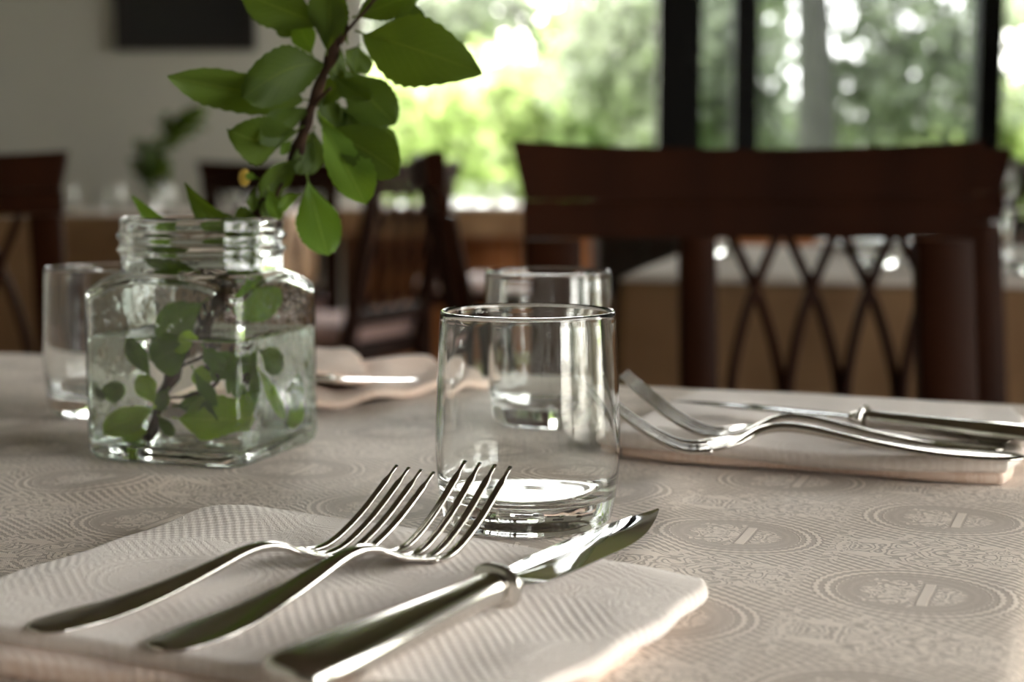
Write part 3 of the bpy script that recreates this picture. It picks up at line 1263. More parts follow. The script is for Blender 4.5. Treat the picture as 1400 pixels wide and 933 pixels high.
def leaf_mesh(B, T, wid, tilt=0.0, fold=0.25, curl=0.12, asym=0.0, fat=0.55, serr=0.03, drop=0.0, nu=22, nv=8, pet=0.12, seed=0):
    """leaf from base B to tip T; wid = full width; tilt turns the blade about its own length away from the viewer;
    fold is the V of the midrib; curl bows the length away from the viewer; drop bows it downward"""
    rr = random.Random(seed)
    ax = T - B
    L = ax.length
    ax = ax.normalized()
    view = (EYE - (B + T) / 2).normalized()
    sd = ax.cross(view).normalized()
    nr = sd.cross(ax).normalized()
    sd2 = sd * math.cos(tilt) + nr * math.sin(tilt)
    nr2 = nr * math.cos(tilt) - sd * math.sin(tilt)
    def centre(t):
        return B + ax * (L * t) - nr2 * (curl * L * math.sin(PI * t)) * 1.0 + nr * (0.0) - Vector((0, 0, drop * L * math.sin(PI * t)))
    V, UV, Fc = [], [], []
    t0 = pet
    for i in range(nu + 1):
        t = t0 + (1 - t0) * i / nu
        q = i / nu
        # obovate outline with a pointed tip
        if fat < 0.48:
            wv = (math.sin(PI * q ** (0.5 + fat * 0.9))) ** 0.85 if 0 < q < 1 else 0.0
        else:                       # obovate, blunt
            wv = max(0.0, 1 - abs(2 * q ** (0.75 + fat * 0.8) - 1) ** 2.1) ** 0.62
            wv *= 0.55 + 0.45 * min(1, q * 2.2)
        wv = max(wv, 0.02)
        c_ = centre(t)
        for j in range(nv + 1):
            s_ = -1 + 2 * j / nv
            e = 1.0 + (serr * (1 if i % 2 else -1) if abs(s_) == 1 else 0)
            hwid = wid * 0.5 * wv * (1 + asym * s_)
            y = s_ * hwid * e
            lift = fold * abs(y) * (1.0 - 0.35 * abs(s_)) + 0.085 * wid * math.sin(8 * q + seed + 2 * s_) * abs(s_) ** 1.5
            V.append(c_ + sd2 * y + nr2 * lift)
            UV.append((q, 0.5 + s_ * 0.5))
    W = nv + 1
    for i in range(nu):
        for j in range(nv):
            Fc.append((i * W + j, (i + 1) * W + j, (i + 1) * W + j + 1, i * W + j + 1))
    # petiole as a small tube
    npt = len(V)
    pr = 0.00055
    pts = [centre(t) for t in (0, t0 * 0.5, t0, t0 + (1 - t0) * 0.25)]
    for i, p in enumerate(pts):
        for k in range(5):
            a = 2 * PI * k / 5
            V.append(p + (sd2 * math.cos(a) + nr2 * math.sin(a)) * pr * (1.2 - 0.25 * i) - nr2 * (pr * 0.6 if i > 1 else 0))
            UV.append((0.5, 0.5))
    for i in range(3):
        for k in range(5):
            a, b = npt + i * 5 + k, npt + i * 5 + (k + 1) % 5
            Fc.append((a, b, b + 5, a + 5))
    me = bpy.data.meshes.new('leaf')
    me.from_pydata([tuple(v) for v in V], [], Fc)
    uvl = me.uv_layers.new(name='UVMap')
    for poly in me.polygons:
        for li in poly.loop_indices:
            uvl.data[li].uv = UV[me.loops[li].vertex_index]
    return me


BR_ROOT = PD(345, 300, 0.80)
branch = empty('leafy_branch', BR_ROOT, 0, 'fresh green leafy branch with dark stem standing in the square jar of water', 'branch')
BO = Matrix.Translation(-BR_ROOT)
D0 = 0.80
stem_pts = [PW(199, 626, 0.022), PW(206, 598, 0.026), PW(214, 568, 0.03), PW(222, 540, 0.034), PW(241, 505, 0.04), JC + Vector((-0.001, 0.004, 0.062)),
            JC + Vector((0.012, 0.006, 0.085)), PD(345, 308, 0.803), PD(372, 262, 0.80), PD(398, 226, 0.798), PD(412, 190, 0.795), PD(424, 152, 0.79), PD(440, 108, 0.785),
            PD(457, 66, 0.78), PD(466, 20, 0.775), PD(470, -40, 0.77)]
sp = smooth_poly([tuple(p) for p in stem_pts], 5)
nn = len(sp)
rad = [0.0023 + 0.0010 * math.sin(PI * min(1, i / nn * 1.2)) + 0.0005 * math.sin(i * 1.1) + 0.0010 * max(0, math.sin(i * 0.42)) ** 6 for i in range(nn)]
bm = tube([Vector(p) for p in sp], rad, 10)
me = bpy.data.meshes.new('stem')
bmesh.ops.recalc_face_normals(bm, faces=bm.faces)
bm.to_mesh(me)
bm.free()
me.transform(BO)
link('stem', me, M['bark'], branch)


def twig(pts, r_=0.0010, mat='bark'):
    bm_ = tube([Vector(p) for p in smooth_poly([tuple(p) for p in pts], 5)], r_, 7)
    me_ = bpy.data.meshes.new('twig')
    bmesh.ops.recalc_face_normals(bm_, faces=bm_.faces)
    bm_.to_mesh(me_)
    bm_.free()
    me_.transform(BO)
    return link('twig', me_, M[mat], branch)


twig([PD(457, 78, 0.782), PD(468, 52, 0.775), PD(482, 34, 0.77), PD(505, 8, 0.77), PD(530, -25, 0.77)], 0.0008)
twig([PD(466, 60, 0.78), PD(474, 40, 0.775), PD(470, 20, 0.77), PD(455, -12, 0.77)], 0.0010)
twig([PD(424, 150, 0.79), PD(434, 138, 0.785), PD(452, 120, 0.78)], 0.0008)
twig([PD(398, 228, 0.798), PD(382, 258, 0.79), PD(374, 285, 0.785)], 0.0009)
twig([PD(372, 262, 0.80), PD(352, 252, 0.795), PD(336, 243, 0.79)], 0.0007)
twig([PW(220, 545, 0.032), PW(262, 540, 0.03), PW(300, 520, 0.03), PW(330, 500, 0.03)], 0.0009)
twig([PW(241, 505, 0.04), PW(290, 480, 0.03), PW(345, 470, 0.03)], 0.0009)

AIR = [  # base px, tip px, width px, D base, D tip, tilt, fold, curl, asym, fat, young, drop
    ((486, 42), (659, 100), 84, 0.775, 0.750, 0.20, 0.14, -0.05, 0.10, 0.45, 0, 0),
    ((492, 60), (486, 100), 40, 0.785, 0.775, 0.5, 0.3, 0.05, 0, 0.5, 0, 0),
    ((482, 24), (572, -14), 46, 0.775, 0.765, 0.4, 0.3, 0.05, 0, 0.5, 0, 0),
    ((530, -2), (578, 40), 34, 0.80, 0.80, 0.2, 0.2, 0.05, 0, 0.5, 0, 0),
    ((452, 36), (330, -12), 56, 0.78, 0.77, 0.35, 0.3, -0.06, 0.1, 0.5, 0, 0),
    ((446, 76), (452, -25), 48, 0.775, 0.765, 0.3, 0.4, 0.05, 0, 0.5, 0, 0),
    ((428, 78), (404, 26), 30, 0.785, 0.79, 0.3, 0.2, 0.05, 0, 0.5, 1, 0),
    ((412, 30), (378, 46), 22, 0.79, 0.79, 0.3, 0.2, 0.05, 0, 0.5, 0, 0),
    ((452, 88), (331, 134), 62, 0.785, 0.760, 0.15, 0.22, -0.08, -0.05, 0.6, 0, -0.12),
    ((430, 138), (229, 104), 62, 0.79, 0.745, 0.6, 0.3, 0.08, 0, 0.45, 0, 0.06),
    ((428, 146), (352, 192), 40, 0.79, 0.77, 0.5, 0.3, 0.08, 0, 0.5, 0, 0),
    ((416, 172), (312, 177), 62, 0.79, 0.765, 0.6, 0.25, 0.0, 0.1, 0.6, 0, 0.16),
    ((466, 88), (541, 170), 58, 0.80, 0.80, 0.25, 0.3, 0.08, 0.1, 0.55, 0, 0),
    ((452, 100), (506, 138), 34, 0.79, 0.78, 0.5, 0.4, 0.1, 0, 0.5, 0, 0),
    ((456, 138), (534, 222), 50, 0.805, 0.81, 0.3, 0.3, 0.1, 0, 0.55, 0, 0),
    ((440, 178), (546, 238), 58, 0.785, 0.765, 0.25, 0.2, -0.05, -0.1, 0.7, 0, -0.03),
    ((434, 152), (500, 280), 52, 0.78, 0.755, 0.25, 0.28, 0.04, -0.1, 0.8, 1, -0.02),
    ((440, 120), (462, 185), 34, 0.80, 0.80, 0.4, 0.3, 0.05, 0, 0.5, 0, 0),
    ((419, 238), (448, 350), 52, 0.785, 0.775, 0.15, 0.18, 0.04, 0.05, 0.75, 1, 0),
    ((430, 172), (420, 240), 40, 0.80, 0.80, 0.5, 0.3, 0.05, 0, 0.5, 0, 0),
    ((412, 216), (356, 268), 34, 0.79, 0.785, 0.4, 0.25, 0.1, 0, 0.5, 0, 0),
    ((366, 256), (382, 300), 20, 0.785, 0.775, 0.3, 0.3, 0.1, 0, 0.5, 1, 0),
    ((412, 266), (380, 292), 15, 0.785, 0.78, 0.2, 0.3, 0.1, 0, 0.5, 1, -0.15),
    ((350, 255), (344, 290), 15, 0.79, 0.785, 0.5, 0.3, 0.1, 0, 0.5, 0, 0),
    ((400, 190), (384, 212), 12, 0.78, 0.78, 0.3, 0.3, 0.1, 0, 0.5, 1, 0),
    ((346, 308), (252, 250), 40, 0.80, 0.775, 0.7, 0.5, -0.12, 0, 0.45, 0, 0.10),
    ((246, 330), (180, 268), 20, 0.805, 0.785, 0.4, 0.3, -0.05, 0, 0.4, 1, 0),
    ((352, 244), (336, 240), 10, 0.79, 0.785, 0.3, 0.2, 0.1, 0, 0.5, 1, 0),
    ((476, 60), (448, 20), 30, 0.80, 0.80, 0.3, 0.3, 0.05, 0, 0.5, 0, 0),
    ((424, 150), (470, 108), 30, 0.80, 0.80, 0.5, 0.3, 0.05, 0, 0.5, 0, 0),
    ((448, 160), (474, 238), 38, 0.80, 0.81, 0.3, 0.3, 0.05, 0, 0.5, 0, 0),
    ((462, 140), (500, 205), 40, 0.80, 0.81, 0.4, 0.3, 0.05, 0, 0.5, 0, 0),
    ((500, 158), (536, 222), 40, 0.80, 0.80, 0.3, 0.3, 0.05, 0, 0.55, 0, 0),
    ((430, 190), (404, 238), 28, 0.80, 0.79, 0.4, 0.3, 0.05, 0, 0.5, 0, 0),
    ((456, 50), (462, 112), 30, 0.80, 0.80, 0.6, 0.3, 0.05, 0, 0.5, 0, 0),
    ((380, 262), (366, 304), 30, 0.80, 0.795, 0.3, 0.3, 0.05, 0, 0.5, 0, 0),
    ((395, 225), (352, 300), 26, 0.805, 0.81, 0.3, 0.3, 0.05, 0, 0.5, 0, 0),
]
for k, (b, t, wpx, db, dt, tilt, fold, curl, asym, fat, young, drop) in enumerate(AIR):
    me = leaf_mesh(PD(*b, db), PD(*t, dt), wpx / F * (db + dt) / 2 * 1.16, tilt, fold, curl, asym, fat, seed=k, drop=drop, pet=0.08)
    me.transform(BO)
    link('leaf', me, M['youngleaf' if young else 'leaf'], branch)
# inside the jar, above the water
MID = [
    ((306, 318), (386, 310), 46, 0.030, 0.030, 0), ((318, 350), (388, 345), 46, 0.030, 0.030, 0), ((292, 345), (392, 318), 44, 0.035, 0.030, 0), ((300, 352), (380, 372), 40, 0.035, 0.030, 0), ((275, 372), (196, 345), 22, 0.02, 0.02, 0),
    ((286, 408), (214, 460), 40, 0.03, 0.02, 0), ((352, 385), (418, 438), 50, 0.012, 0.012, 1), ((262, 380), (206, 372), 12, 0.03, 0.03, 0),
]
for k, (b, t, wpx, db, dt, young) in enumerate(MID):
    A_, B_ = PD(*b, 0.765 + db), PD(*t, 0.765 + dt)
    for q in (A_, B_):
        loc = Matrix.Rotation(-JR, 4, 'Z') @ (q - JC)
        lim = 0.030 if loc.z > 0.088 else 0.038
        l_ = max(abs(loc.x), abs(loc.y)) / lim
        if l_ > 1:
            loc.x /= l_
            loc.y /= l_
            q[:] = JC + (Matrix.Rotation(JR, 4, 'Z') @ loc)
    me = leaf_mesh(A_, B_, wpx / F * 0.8 * 1.3, 0.3, 0.25, 0.05, 0, 0.55, seed=50 + k, pet=0.1)
    me.transform(BO)
    link('leaf', me, M['youngleaf' if young else 'leaf'], branch)
WET = [
    ((214, 556), (127, 590), 32, 1), ((150, 556), (122, 520), 30, 0), ((208, 520), (174, 462), 22, 0), ((212, 556), (192, 512), 24, 1),
    ((236, 556), (286, 545), 22, 0), ((236, 570), (322, 572), 52, 1), ((216, 566), (238, 596), 16, 0), ((210, 562), (160, 574), 20, 0),
    ((208, 590), (168, 614), 32, 1), ((262, 470), (206, 494), 44, 0), ((262, 500), (296, 556), 16, 0), ((312, 490), (322, 556), 18, 0),
    ((276, 470), (304, 506), 22, 0), ((350, 500), (389, 572), 17, 1), ((352, 474), (386, 506), 30, 0), ((344, 528), (334, 572), 26, 0),
    ((420, 500), (400, 560), 30, 0), ((300, 506), (262, 520), 22, 1), ((232, 530), (214, 560), 20, 0), ((226, 478), (262, 462), 22, 1),
    ((425, 530), (398, 590), 26, 1), ((320, 476), (334, 520), 20, 0),
]
for k, (b, t, wpx, young) in enumerate(WET):
    dp = 0.018 + 0.02 * ((k * 37) % 10) / 10
    me = leaf_mesh(PW(*b, dp), PW(*t, dp * 0.8), wpx / F * 0.8 * 1.3, 0.25, 0.25, 0.06, 0, 0.55, seed=90 + k, pet=0.1)
    me.transform(BO)
    link('leaf', me, M['brightleaf' if young else 'youngleaf'], branch)
bm = bmesh.new()
bmesh.ops.create_icosphere(bm, subdivisions=2, radius=0.0032)
bmesh.ops.scale(bm, vec=(1, 1, 1.5), verts=bm.verts)
bmesh.ops.translate(bm, vec=PD(334, 243, 0.79) - BR_ROOT, verts=bm.verts)
link('bud', bm, M['bud'], branch, True, 'small yellow withered bud')


# ------------------------------------------------------------------ chairs (x across, back at y = 0, seat toward +y)
def make_chair(lattice=True, cushion='cushion'):
    W2 = 0.222
    root = empty('dining_chair')
    def yb(z):                       # rake of the back
        return -0.10 * max(0, z - 0.45) / 0.47
    # crest rail
    for name, z0, z1, thk in (('crest_rail', 0.868, 0.924, 0.026), ('lower_crest', 0.832, 0.8675, 0.020)):
        rings = []
        for i in range(21):
            u = -1 + 2 * i / 20
            dip = -0.008 * (1 - u * u) if name == 'crest_rail' else 0.0
            ww = W2 if name == 'crest_rail' else W2 - 0.010
            yy = yb((z0 + z1) / 2) - 0.012 * (1 - u * u)
            ring = []
            for zz, k in ((z0, 0), (z1 + dip, 1)):
                fl_ = 1 + (0.018 / W2) * (1 if k else 0) * (abs(u) > 0.98)
                fl_ = 1.0 + (0.0 if not k else 0.0)
                x = u * (ww if k else ww - (0.012 if name == 'crest_rail' else 0))
                if not k:
                    ring += [(x, yy + thk / 2, zz), (x, yy - thk / 2, zz)]
                else:
                    ring += [(x, yy - thk / 2 - 0.004, zz - 0.006), (x, yy - thk / 2 + 0.002, zz), (x, yy + thk / 2 - 0.004, zz), (x, yy + thk / 2, zz - 0.006)]
            rings.append(ring)
        sharp(link(name, loft(rings), M['wood'], root), 40)
    SW = 0.052
    for s_ in (-1, 1):
        xs = s_ * (W2 - 0.012 - SW / 2)
        bm_ = bar([(xs, yb(z) if z > 0.45 else -0.06 * (0.45 - z) / 0.45, z) for z in (0.0, 0.15, 0.3, 0.45, 0.55, 0.65, 0.75, 0.831)], SW if not lattice else 0.048, 0.030, (0, 1, 0))
        sharp(link('stile', bm_, M['wood'], root), 40)
    zb_ = 0.52
    bm_ = bar([(x, yb(zb_), zb_) for x in (-W2 + 0.012 + SW, 0, W2 - 0.012 - SW)], 0.04, 0.022, (0, 1, 0))
    sharp(link('lower_rail', bm_, M['wood'], root), 40)
    if lattice:
        IN = W2 - 0.012 - SW
        p = 2 * IN / 4.3
        for k in range(4):
            x0 = (k - 1.5) * p * 1.0
            for s_ in (-1, 1):
                prof = [(-0.50, 0.831), (-0.34, 0.806), (-0.16, 0.778), (0.0, 0.752), (0.16, 0.722), (0.32, 0.68), (0.43, 0.64), (0.47, 0.60), (0.40, 0.575), (0.25, 0.556), (0.05, 0.541)]
                pts = [(x0 + s_ * a * p, yb(z) + 0.004 * s_, z) for a, z in smooth_poly(prof, 3)]
                link('lattice_slat', bar(pts, 0.0125, 0.011, (0, 1, 0)), M['wood'], root)
    # seat
    bm_ = bmesh.new()
    box_bm(-0.21, 0.21, 0.0, 0.42, 0.40, 0.45, 0.006, bm_)
    link('seat_frame', bm_, M['wood'], root, False)
    bm_ = bmesh.new()
    box_bm(-0.205, 0.205, 0.012, 0.425, 0.452, 0.50, 0.018, bm_)
    link('seat_cushion', bm_, M[cushion], root)
    for s_ in (-1, 1):
        bm_ = bar([(s_ * 0.185, 0.395, z) for z in (0, 0.2, 0.399)], 0.036, 0.036, (0, 1, 0))
        link('front_leg', bm_, M['wood'], root, False)
    return root


CH = {('open', 0): make_chair(False), ('lattice', 0): make_chair(True), ('pale', 0): make_chair(True, 'cushion_pale')}
used = set()


def place_chair(kind, x, y, rz, label, group='dark wooden dining chairs'):
    o = CH[(kind, 0)]
    if kind in used:
        o = copy_tree(o)
    used.add(kind)
    o.location = (x, y, 0)
    o.rotation_euler = (0, 0, rz)
    tag(o, label, 'chair', group)
    return o


place_chair('open', (1023 - 700) / F * 1.46, 1.385, PI, 'large dark mahogany chair with open back, nearest behind the table on the right')
c3 = place_chair('lattice', (1146 - 700) / F * 1.93, 1.85, PI, 'lattice-back chair seen through the open back of the nearest chair')
c3.scale = (0.96, 1, 1)
place_chair('lattice', (-118 - 700) / F * 2.25, 2.25 + 0.08, R(8), 'lattice-back chair cut off by the left edge of the photo')
place_chair('lattice', (668 - 700) / F * 2.35, 2.45, R(-84), 'chair seen side-on just left of the nearest chair, behind the tumblers')
place_chair('lattice', (528 - 700) / F * 4.1, 4.05, R(62), 'lattice-back chair with pink cushion behind the hanging leaf of the branch')
place_chair('lattice', (372 - 700) / F * 4.7, 4.72, R(6), 'lattice-back chair behind the jar neck, in front of the far white wall')
place_chair('pale', 0.07, 5.85, R(90), 'chair with a pale cushion near the window between the background chairs')
place_chair('lattice', (1455 - 700) / F * 4.0, 4.0, R(4), 'lattice-back chair cut off by the right edge of the photo')


# ------------------------------------------------------------------ background tables
def drape_table(corner, ang, w_, d_, tlabel, clabel, group='background tables', drop=0.66):
    m4 = quad_frame(corner, ang)
    table('dining_table', m4, w_, d_, tlabel, group)
    o = link('tablecloth', cloth_mesh(w_, d_, drop, 30, 20, lambda x, y: 0.0, 0.04, 0.02), M['drape'])
    o.matrix_world = m4 @ Matrix.Translation((0, 0, -0.001))
    tag(o, clabel, 'tablecloth', 'tan undercloths')
    t = link('top_cloth', cloth_mesh(w_ + 0.004, d_ + 0.004, 0.022, 20, 14, lambda x, y: 0.0, 0.0, 0.022), M['whitecloth'])
    t.matrix_world = m4 @ Matrix.Translation((0.002, 0.002, 0.002))
    tag(t, 'cream top cloth over the ' + clabel, 'tablecloth', 'cream top cloths')
    return m4


TR_ = drape_table((1.30, 2.765, T0), R(-14), 0.95, 0.85, 'dining table under tan cloth on the right, behind the lattice chair', 'tan tablecloth on the table behind the right lattice chair')
TL_ = drape_table((-0.80, 6.10, T0), R(0), 1.7, 0.8, 'dining table under tan cloth against the far white wall at left', 'tan tablecloth on the table by the far white wall')
TM_ = drape_table((0.16, 6.88, T0), R(0), 0.92, 0.62, 'dining table under tan cloth in the middle, in front of the big window', 'tan tablecloth on the table before the big window', drop=0.13)

low = bpy.data.meshes.new('tumbler_small')
b_ = tumbler_bm(28)
bmesh.ops.recalc_face_normals(b_, faces=b_.faces)
b_.to_mesh(low)
b_.free()
low.materials.append(M['glass'])
low.polygons.foreach_set('use_smooth', [True] * len(low.polygons))


def goblet_me():
    pr = [(0, 0), (0.034, 0.0), (0.034, 0.002), (0.008, 0.006), (0.0045, 0.012), (0.0045, 0.07), (0.010, 0.078), (0.032, 0.10), (0.038, 0.125), (0.036, 0.150), (0.033, 0.165),
          (0.0318, 0.165), (0.0348, 0.150), (0.0368, 0.125), (0.031, 0.102), (0.012, 0.083), (0, 0.080)]
    bm_ = lathe(pr, 28)
    bmesh.ops.recalc_face_normals(bm_, faces=bm_.faces)
    me_ = bpy.data.meshes.new('wine_glass')
    bm_.to_mesh(me_)
    bm_.free()
    me_.materials.append(M['glass'])
    me_.polygons.foreach_set('use_smooth', [True] * len(me_.polygons))
    return me_


def plate_me():
    pr = [(0, 0.004), (0.055, 0.004), (0.06, 0.0), (0.068, 0.002), (0.08, 0.010), (0.115, 0.018), (0.116, 0.020), (0.08, 0.0135), (0.066, 0.0065), (0, 0.0065)]
    bm_ = lathe(pr, 40)
    bmesh.ops.recalc_face_normals(bm_, faces=bm_.faces)
    me_ = bpy.data.meshes.new('plate')
    bm_.to_mesh(me_)
    bm_.free()
    me_.materials.append(M['porcelain'])
    me_.polygons.foreach_set('use_smooth', [True] * len(me_.polygons))
    return me_


gob, plm = goblet_me(), plate_me()
where = {'R': (TR_, 'on the tan-clothed table at right'), 'L': (TL_, 'on the table by the far white wall'), 'M': (TM_, 'on the table before the big window')}
items = [('R', 'g', -0.15, -0.62), ('R', 'g', -0.62, -0.60), ('R', 'g', -0.42, -0.70), ('R', 'p', -0.62, -0.22), ('R', 'p', -0.20, -0.25), ('R', 'w', -0.45, -0.45), ('R', 'g', -0.90, -0.35),
         ('L', 'g', -0.45, -0.50), ('L', 'g', -0.62, -0.55), ('L', 'g', -0.80, -0.50), ('L', 'w', -1.30, -0.5), ('L', 'g', -1.45, -0.45), ('L', 'p', -0.25, -0.5), ('L', 'w', -0.20, -0.3),
         ('M', 'g', -0.19, -0.50), ('M', 'g', -0.29, -0.52), ('M', 'g', -0.37, -0.50), ('M', 'w', -0.62, -0.4), ('M', 'g', -0.50, -0.50), ('M', 'g', -0.72, -0.45), ('M', 'p', -0.45, -0.25)]
kinds = {'g': (low, 'glass_tumbler', 'clear tumbler', 'glass'), 'w': (gob, 'wine_glass', 'clear wine goblet', 'glass'), 'p': (plm, 'plate', 'white plate', 'plate')}
placed = []
for tk, kd, x, y in items:
    m4, txt = where[tk]
    me_, nm, lb, cat = kinds[kd]
    o = link(nm, me_, None, None)
    p = m4 @ Vector((x, y, 0))
    o.location = (p.x, p.y, T0 + 0.0027)
    tag(o, None, cat, lb + ' set out ' + txt)
    placed.append((tk, kd, p.x / p.y, o))
ORD = ['leftmost', 'second from left', 'third from left', 'fourth from left', 'fifth from left']
for tk in where:
    for kd in kinds:
        row = sorted([q for q in placed if q[0] == tk and q[1] == kd], key=lambda q: q[2])
        lb = kinds[kd][2]
        for i, q in enumerate(row):
            if len(row) == 1:
                q[3]['label'] = 'blurred ' + lb + ' ' + where[tk][1]
            else:
                q[3]['label'] = ('rightmost' if i == len(row) - 1 else ORD[i]) + ' of the blurred ' + lb + 's ' + where[tk][1]

cab = empty('low_cabinet', ((872 - 700) / F * 4.6, 4.6, 0), 0, 'black low cabinet beyond the right table, seen under the crest of the nearest chair', 'cabinet')
box('body', -0.13, 0.13, -0.2, 0.2, 0.06, 0.80, M['black'], cab, 0.004)
for s_ in (-1, 1):
    box('door', s_ * 0.064 - 0.061, s_ * 0.064 + 0.061, -0.215, -0.2005, 0.08, 0.78, M['black'], cab, 0.003)
box('plinth', -0.12, 0.12, -0.18, 0.18, 0.0, 0.0595, M['blackframe'], cab)
box('top', -0.14, 0.14, -0.22, 0.21, 0.8005, 0.82, M['blackframe'], cab, 0.003)

# small vase with a sprig on the far left table
vx = (222 - 700) / F * 5.75
vb = link('glass_vase', lathe([(0, 0), (0.026, 0), (0.030, 0.004), (0.032, 0.05), (0.022, 0.075), (0.018, 0.09), (0.021, 0.11), (0.0195, 0.11), (0.0165, 0.09), (0.02, 0.075), (0.029, 0.05),
                              (0.027, 0.008), (0, 0.007)], 32), M['glass'])
vb.location = (vx, 5.75, T0 + 0.0027)
tag(vb, 'small clear vase holding the blurred sprig on the far left table', 'vase')
spg = empty('leafy_sprig', (vx, 5.75, T0 + 0.012), 0, 'blurred green leafy sprig in front of the far white wall at left', 'sprig')
bm = tube([(0, 0, 0), (0.0, 0, 0.10), (0.0, 0, 0.18), (0.03, 0, 0.26), (0.10, 0, 0.33)], 0.004, 8)
link('stem', bm, M['bark'], spg)
V, Fc = [], []
for k in range(190):
    t = random.random()
    c = Vector((-0.01 - 0.04 * random.random(), 0, 0.10 + 0.12 * t)) if k < 130 else Vector((0.02 + 0.12 * t, 0, 0.25 + 0.09 * t))
    c += Vector((random.gauss(0, 0.026), random.gauss(0, 0.03), random.gauss(0, 0.022)))
    a = Vector((random.gauss(0, 1), random.gauss(0, 1), random.gauss(0, 1))).normalized() * 0.030
    b = a.cross(Vector((random.gauss(0, 1), random.gauss(0, 1), random.gauss(0, 1)))).normalized() * 0.016
    i0 = len(V)
    V += [c - a, c - a * 0.3 + b, c + a * 0.4 + b * 0.8, c + a, c + a * 0.4 - b * 0.8, c - a * 0.3 - b]
    Fc.append(tuple(range(i0, i0 + 6)))
me = bpy.data.meshes.new('leaves')
me.from_pydata([tuple(v) for v in V], [], Fc)
lv = link('leaves', me, M['leaf'], spg, False)
lv['kind'] = 'stuff'

# ------------------------------------------------------------------ the garden
M['lawn'] = noisy('lawn', (0.16, 0.26, 0.05), (0.25, 0.36, 0.09), 3, 0.9)
lawn = box('lawn', -30, 40, WY + 0.2, 60, -0.35, -0.12, M['lawn'])
structure(lawn)
lawn2 = box('side_terrace', WX + 1.7, 30, -30, WY + 0.19, -0.35, -0.12, noisy('pale_terrace', (0.36, 0.34, 0.30), (0.44, 0.42, 0.38), 3, 0.9))
structure(lawn2)


def leafy(name, col_a, col_b, trans=0.5):
    m, g, b = newmat(name)
    vec, _x = coords(g)
    n = noise(g, vec, 2.5, 3)
    c = mixcol(g, n.step(0.3, 0.7), col_a, col_b)
    g.links.new(c, b.inputs['Base Color'])
    b.inputs['Roughness'].default_value = 0.5
    tr = g.nodes.new('ShaderNodeBsdfTranslucent')
    g.links.new(c, tr.inputs[0])
    mx = g.nodes.new('ShaderNodeMixShader')
    mx.inputs[0].default_value = trans
    g.links.new(b.outputs[0], mx.inputs[1])
    g.links.new(tr.outputs[0], mx.inputs[2])
    g.links.new(mx.outputs[0], g.nodes['Material Output'].inputs[0])
    return m


M['bright'] = leafy('sunlit_foliage', (0.26, 0.33, 0.12), (0.40, 0.47, 0.21))
M['mid'] = leafy('mid_foliage', (0.10, 0.15, 0.055), (0.19, 0.25, 0.10))
M['grey'] = leafy('grey_foliage', (0.10, 0.12, 0.08), (0.21, 0.235, 0.17))
M['trunk'] = noisy('grey_bark', (0.016, 0.015, 0.014), (0.03, 0.028, 0.026), 6, 0.9, 0.01)


def foliage_mesh(blobs, n, size):
    """blobs: (x, y, z, rx, ry, rz) ellipsoids of loose leaves"""
    vol = np.array([b[3] * b[4] * b[5] for b in blobs]) ** 0.7
    cnt = np.maximum(1, (n * vol / vol.sum()).astype(int))
    cs = []
    for b, k in zip(blobs, cnt):
        d = rng.normal(size=(k, 3))
        d /= np.linalg.norm(d, axis=1)[:, None]
        r_ = rng.random(k)[:, None] ** 0.45
        lump = 1 + 0.22 * np.sin(d[:, :1] * 7 + b[0]) * np.sin(d[:, 2:3] * 6 + b[2])
        cs.append(np.array(b[:3]) + d * r_ * lump * np.array(b[3:]))
    c = np.concatenate(cs)
    m_ = len(c)
    a = rng.normal(size=(m_, 3))
    a /= np.linalg.norm(a, axis=1)[:, None]
    q = np.cross(a, rng.normal(size=(m_, 3)))
    q /= np.linalg.norm(q, axis=1)[:, None]
    s_ = size * (0.6 + 0.8 * rng.random(m_))[:, None]
    V_ = np.stack([c - a * s_, c + q * s_ * 0.5, c + a * s_, c - q * s_ * 0.5], 1).reshape(-1, 3)
    me_ = bpy.data.meshes.new('foliage')
    me_.vertices.add(len(V_))
    me_.vertices.foreach_set('co', V_.ravel())
    me_.loops.add(m_ * 4)
    me_.loops.foreach_set('vertex_index', np.arange(m_ * 4))
    me_.polygons.add(m_)
    me_.polygons.foreach_set('loop_start', np.arange(m_) * 4)
    me_.polygons.foreach_set('loop_total', np.full(m_, 4))
    me_.update()
    return me_


def plant(name, x, y, blobs, n, size, mat, label, cat, trunk=None):
    root = empty(name, (x, y, -0.12), 0, label, cat, 'garden plants outside the window')
    o = link('foliage', foliage_mesh(blobs, n, size), M[mat], root, False)
    if trunk:
        r0, h0, lean = trunk
        pts = smooth_poly([(0, 0, 0), (0.05 * lean, 0, h0 * 0.3), (lean * 0.3, 0.02, h0 * 0.6), (lean, 0, h0)], 4)
        t_ = link('trunk', tube([Vector(p) for p in pts], [r0 * (1.25 - 0.5 * i / len(pts)) for i in range(len(pts))], 14), M['trunk'], root)
        bm_ = bmesh.new()
        for k in range(5):
            a = k * 1.3
            e = Vector((math.cos(a) * 1.1 + lean, math.sin(a) * 1.0, h0 + 0.9))
            tube([Vector((lean * 0.8, 0, h0 * 0.85)), Vector((lean + math.cos(a) * 0.4, math.sin(a) * 0.4, h0 + 0.2)), e], [r0 * 0.5, r0 * 0.3, r0 * 0.12], 8, bm_)
        link('boughs', bm_, M['trunk'], root)
    return root


def gx(px, Y):
    return (px - 700) / F * Y


def gz(py, Y):
    return EYE.z + (232 - py) * Y / F + 0.12


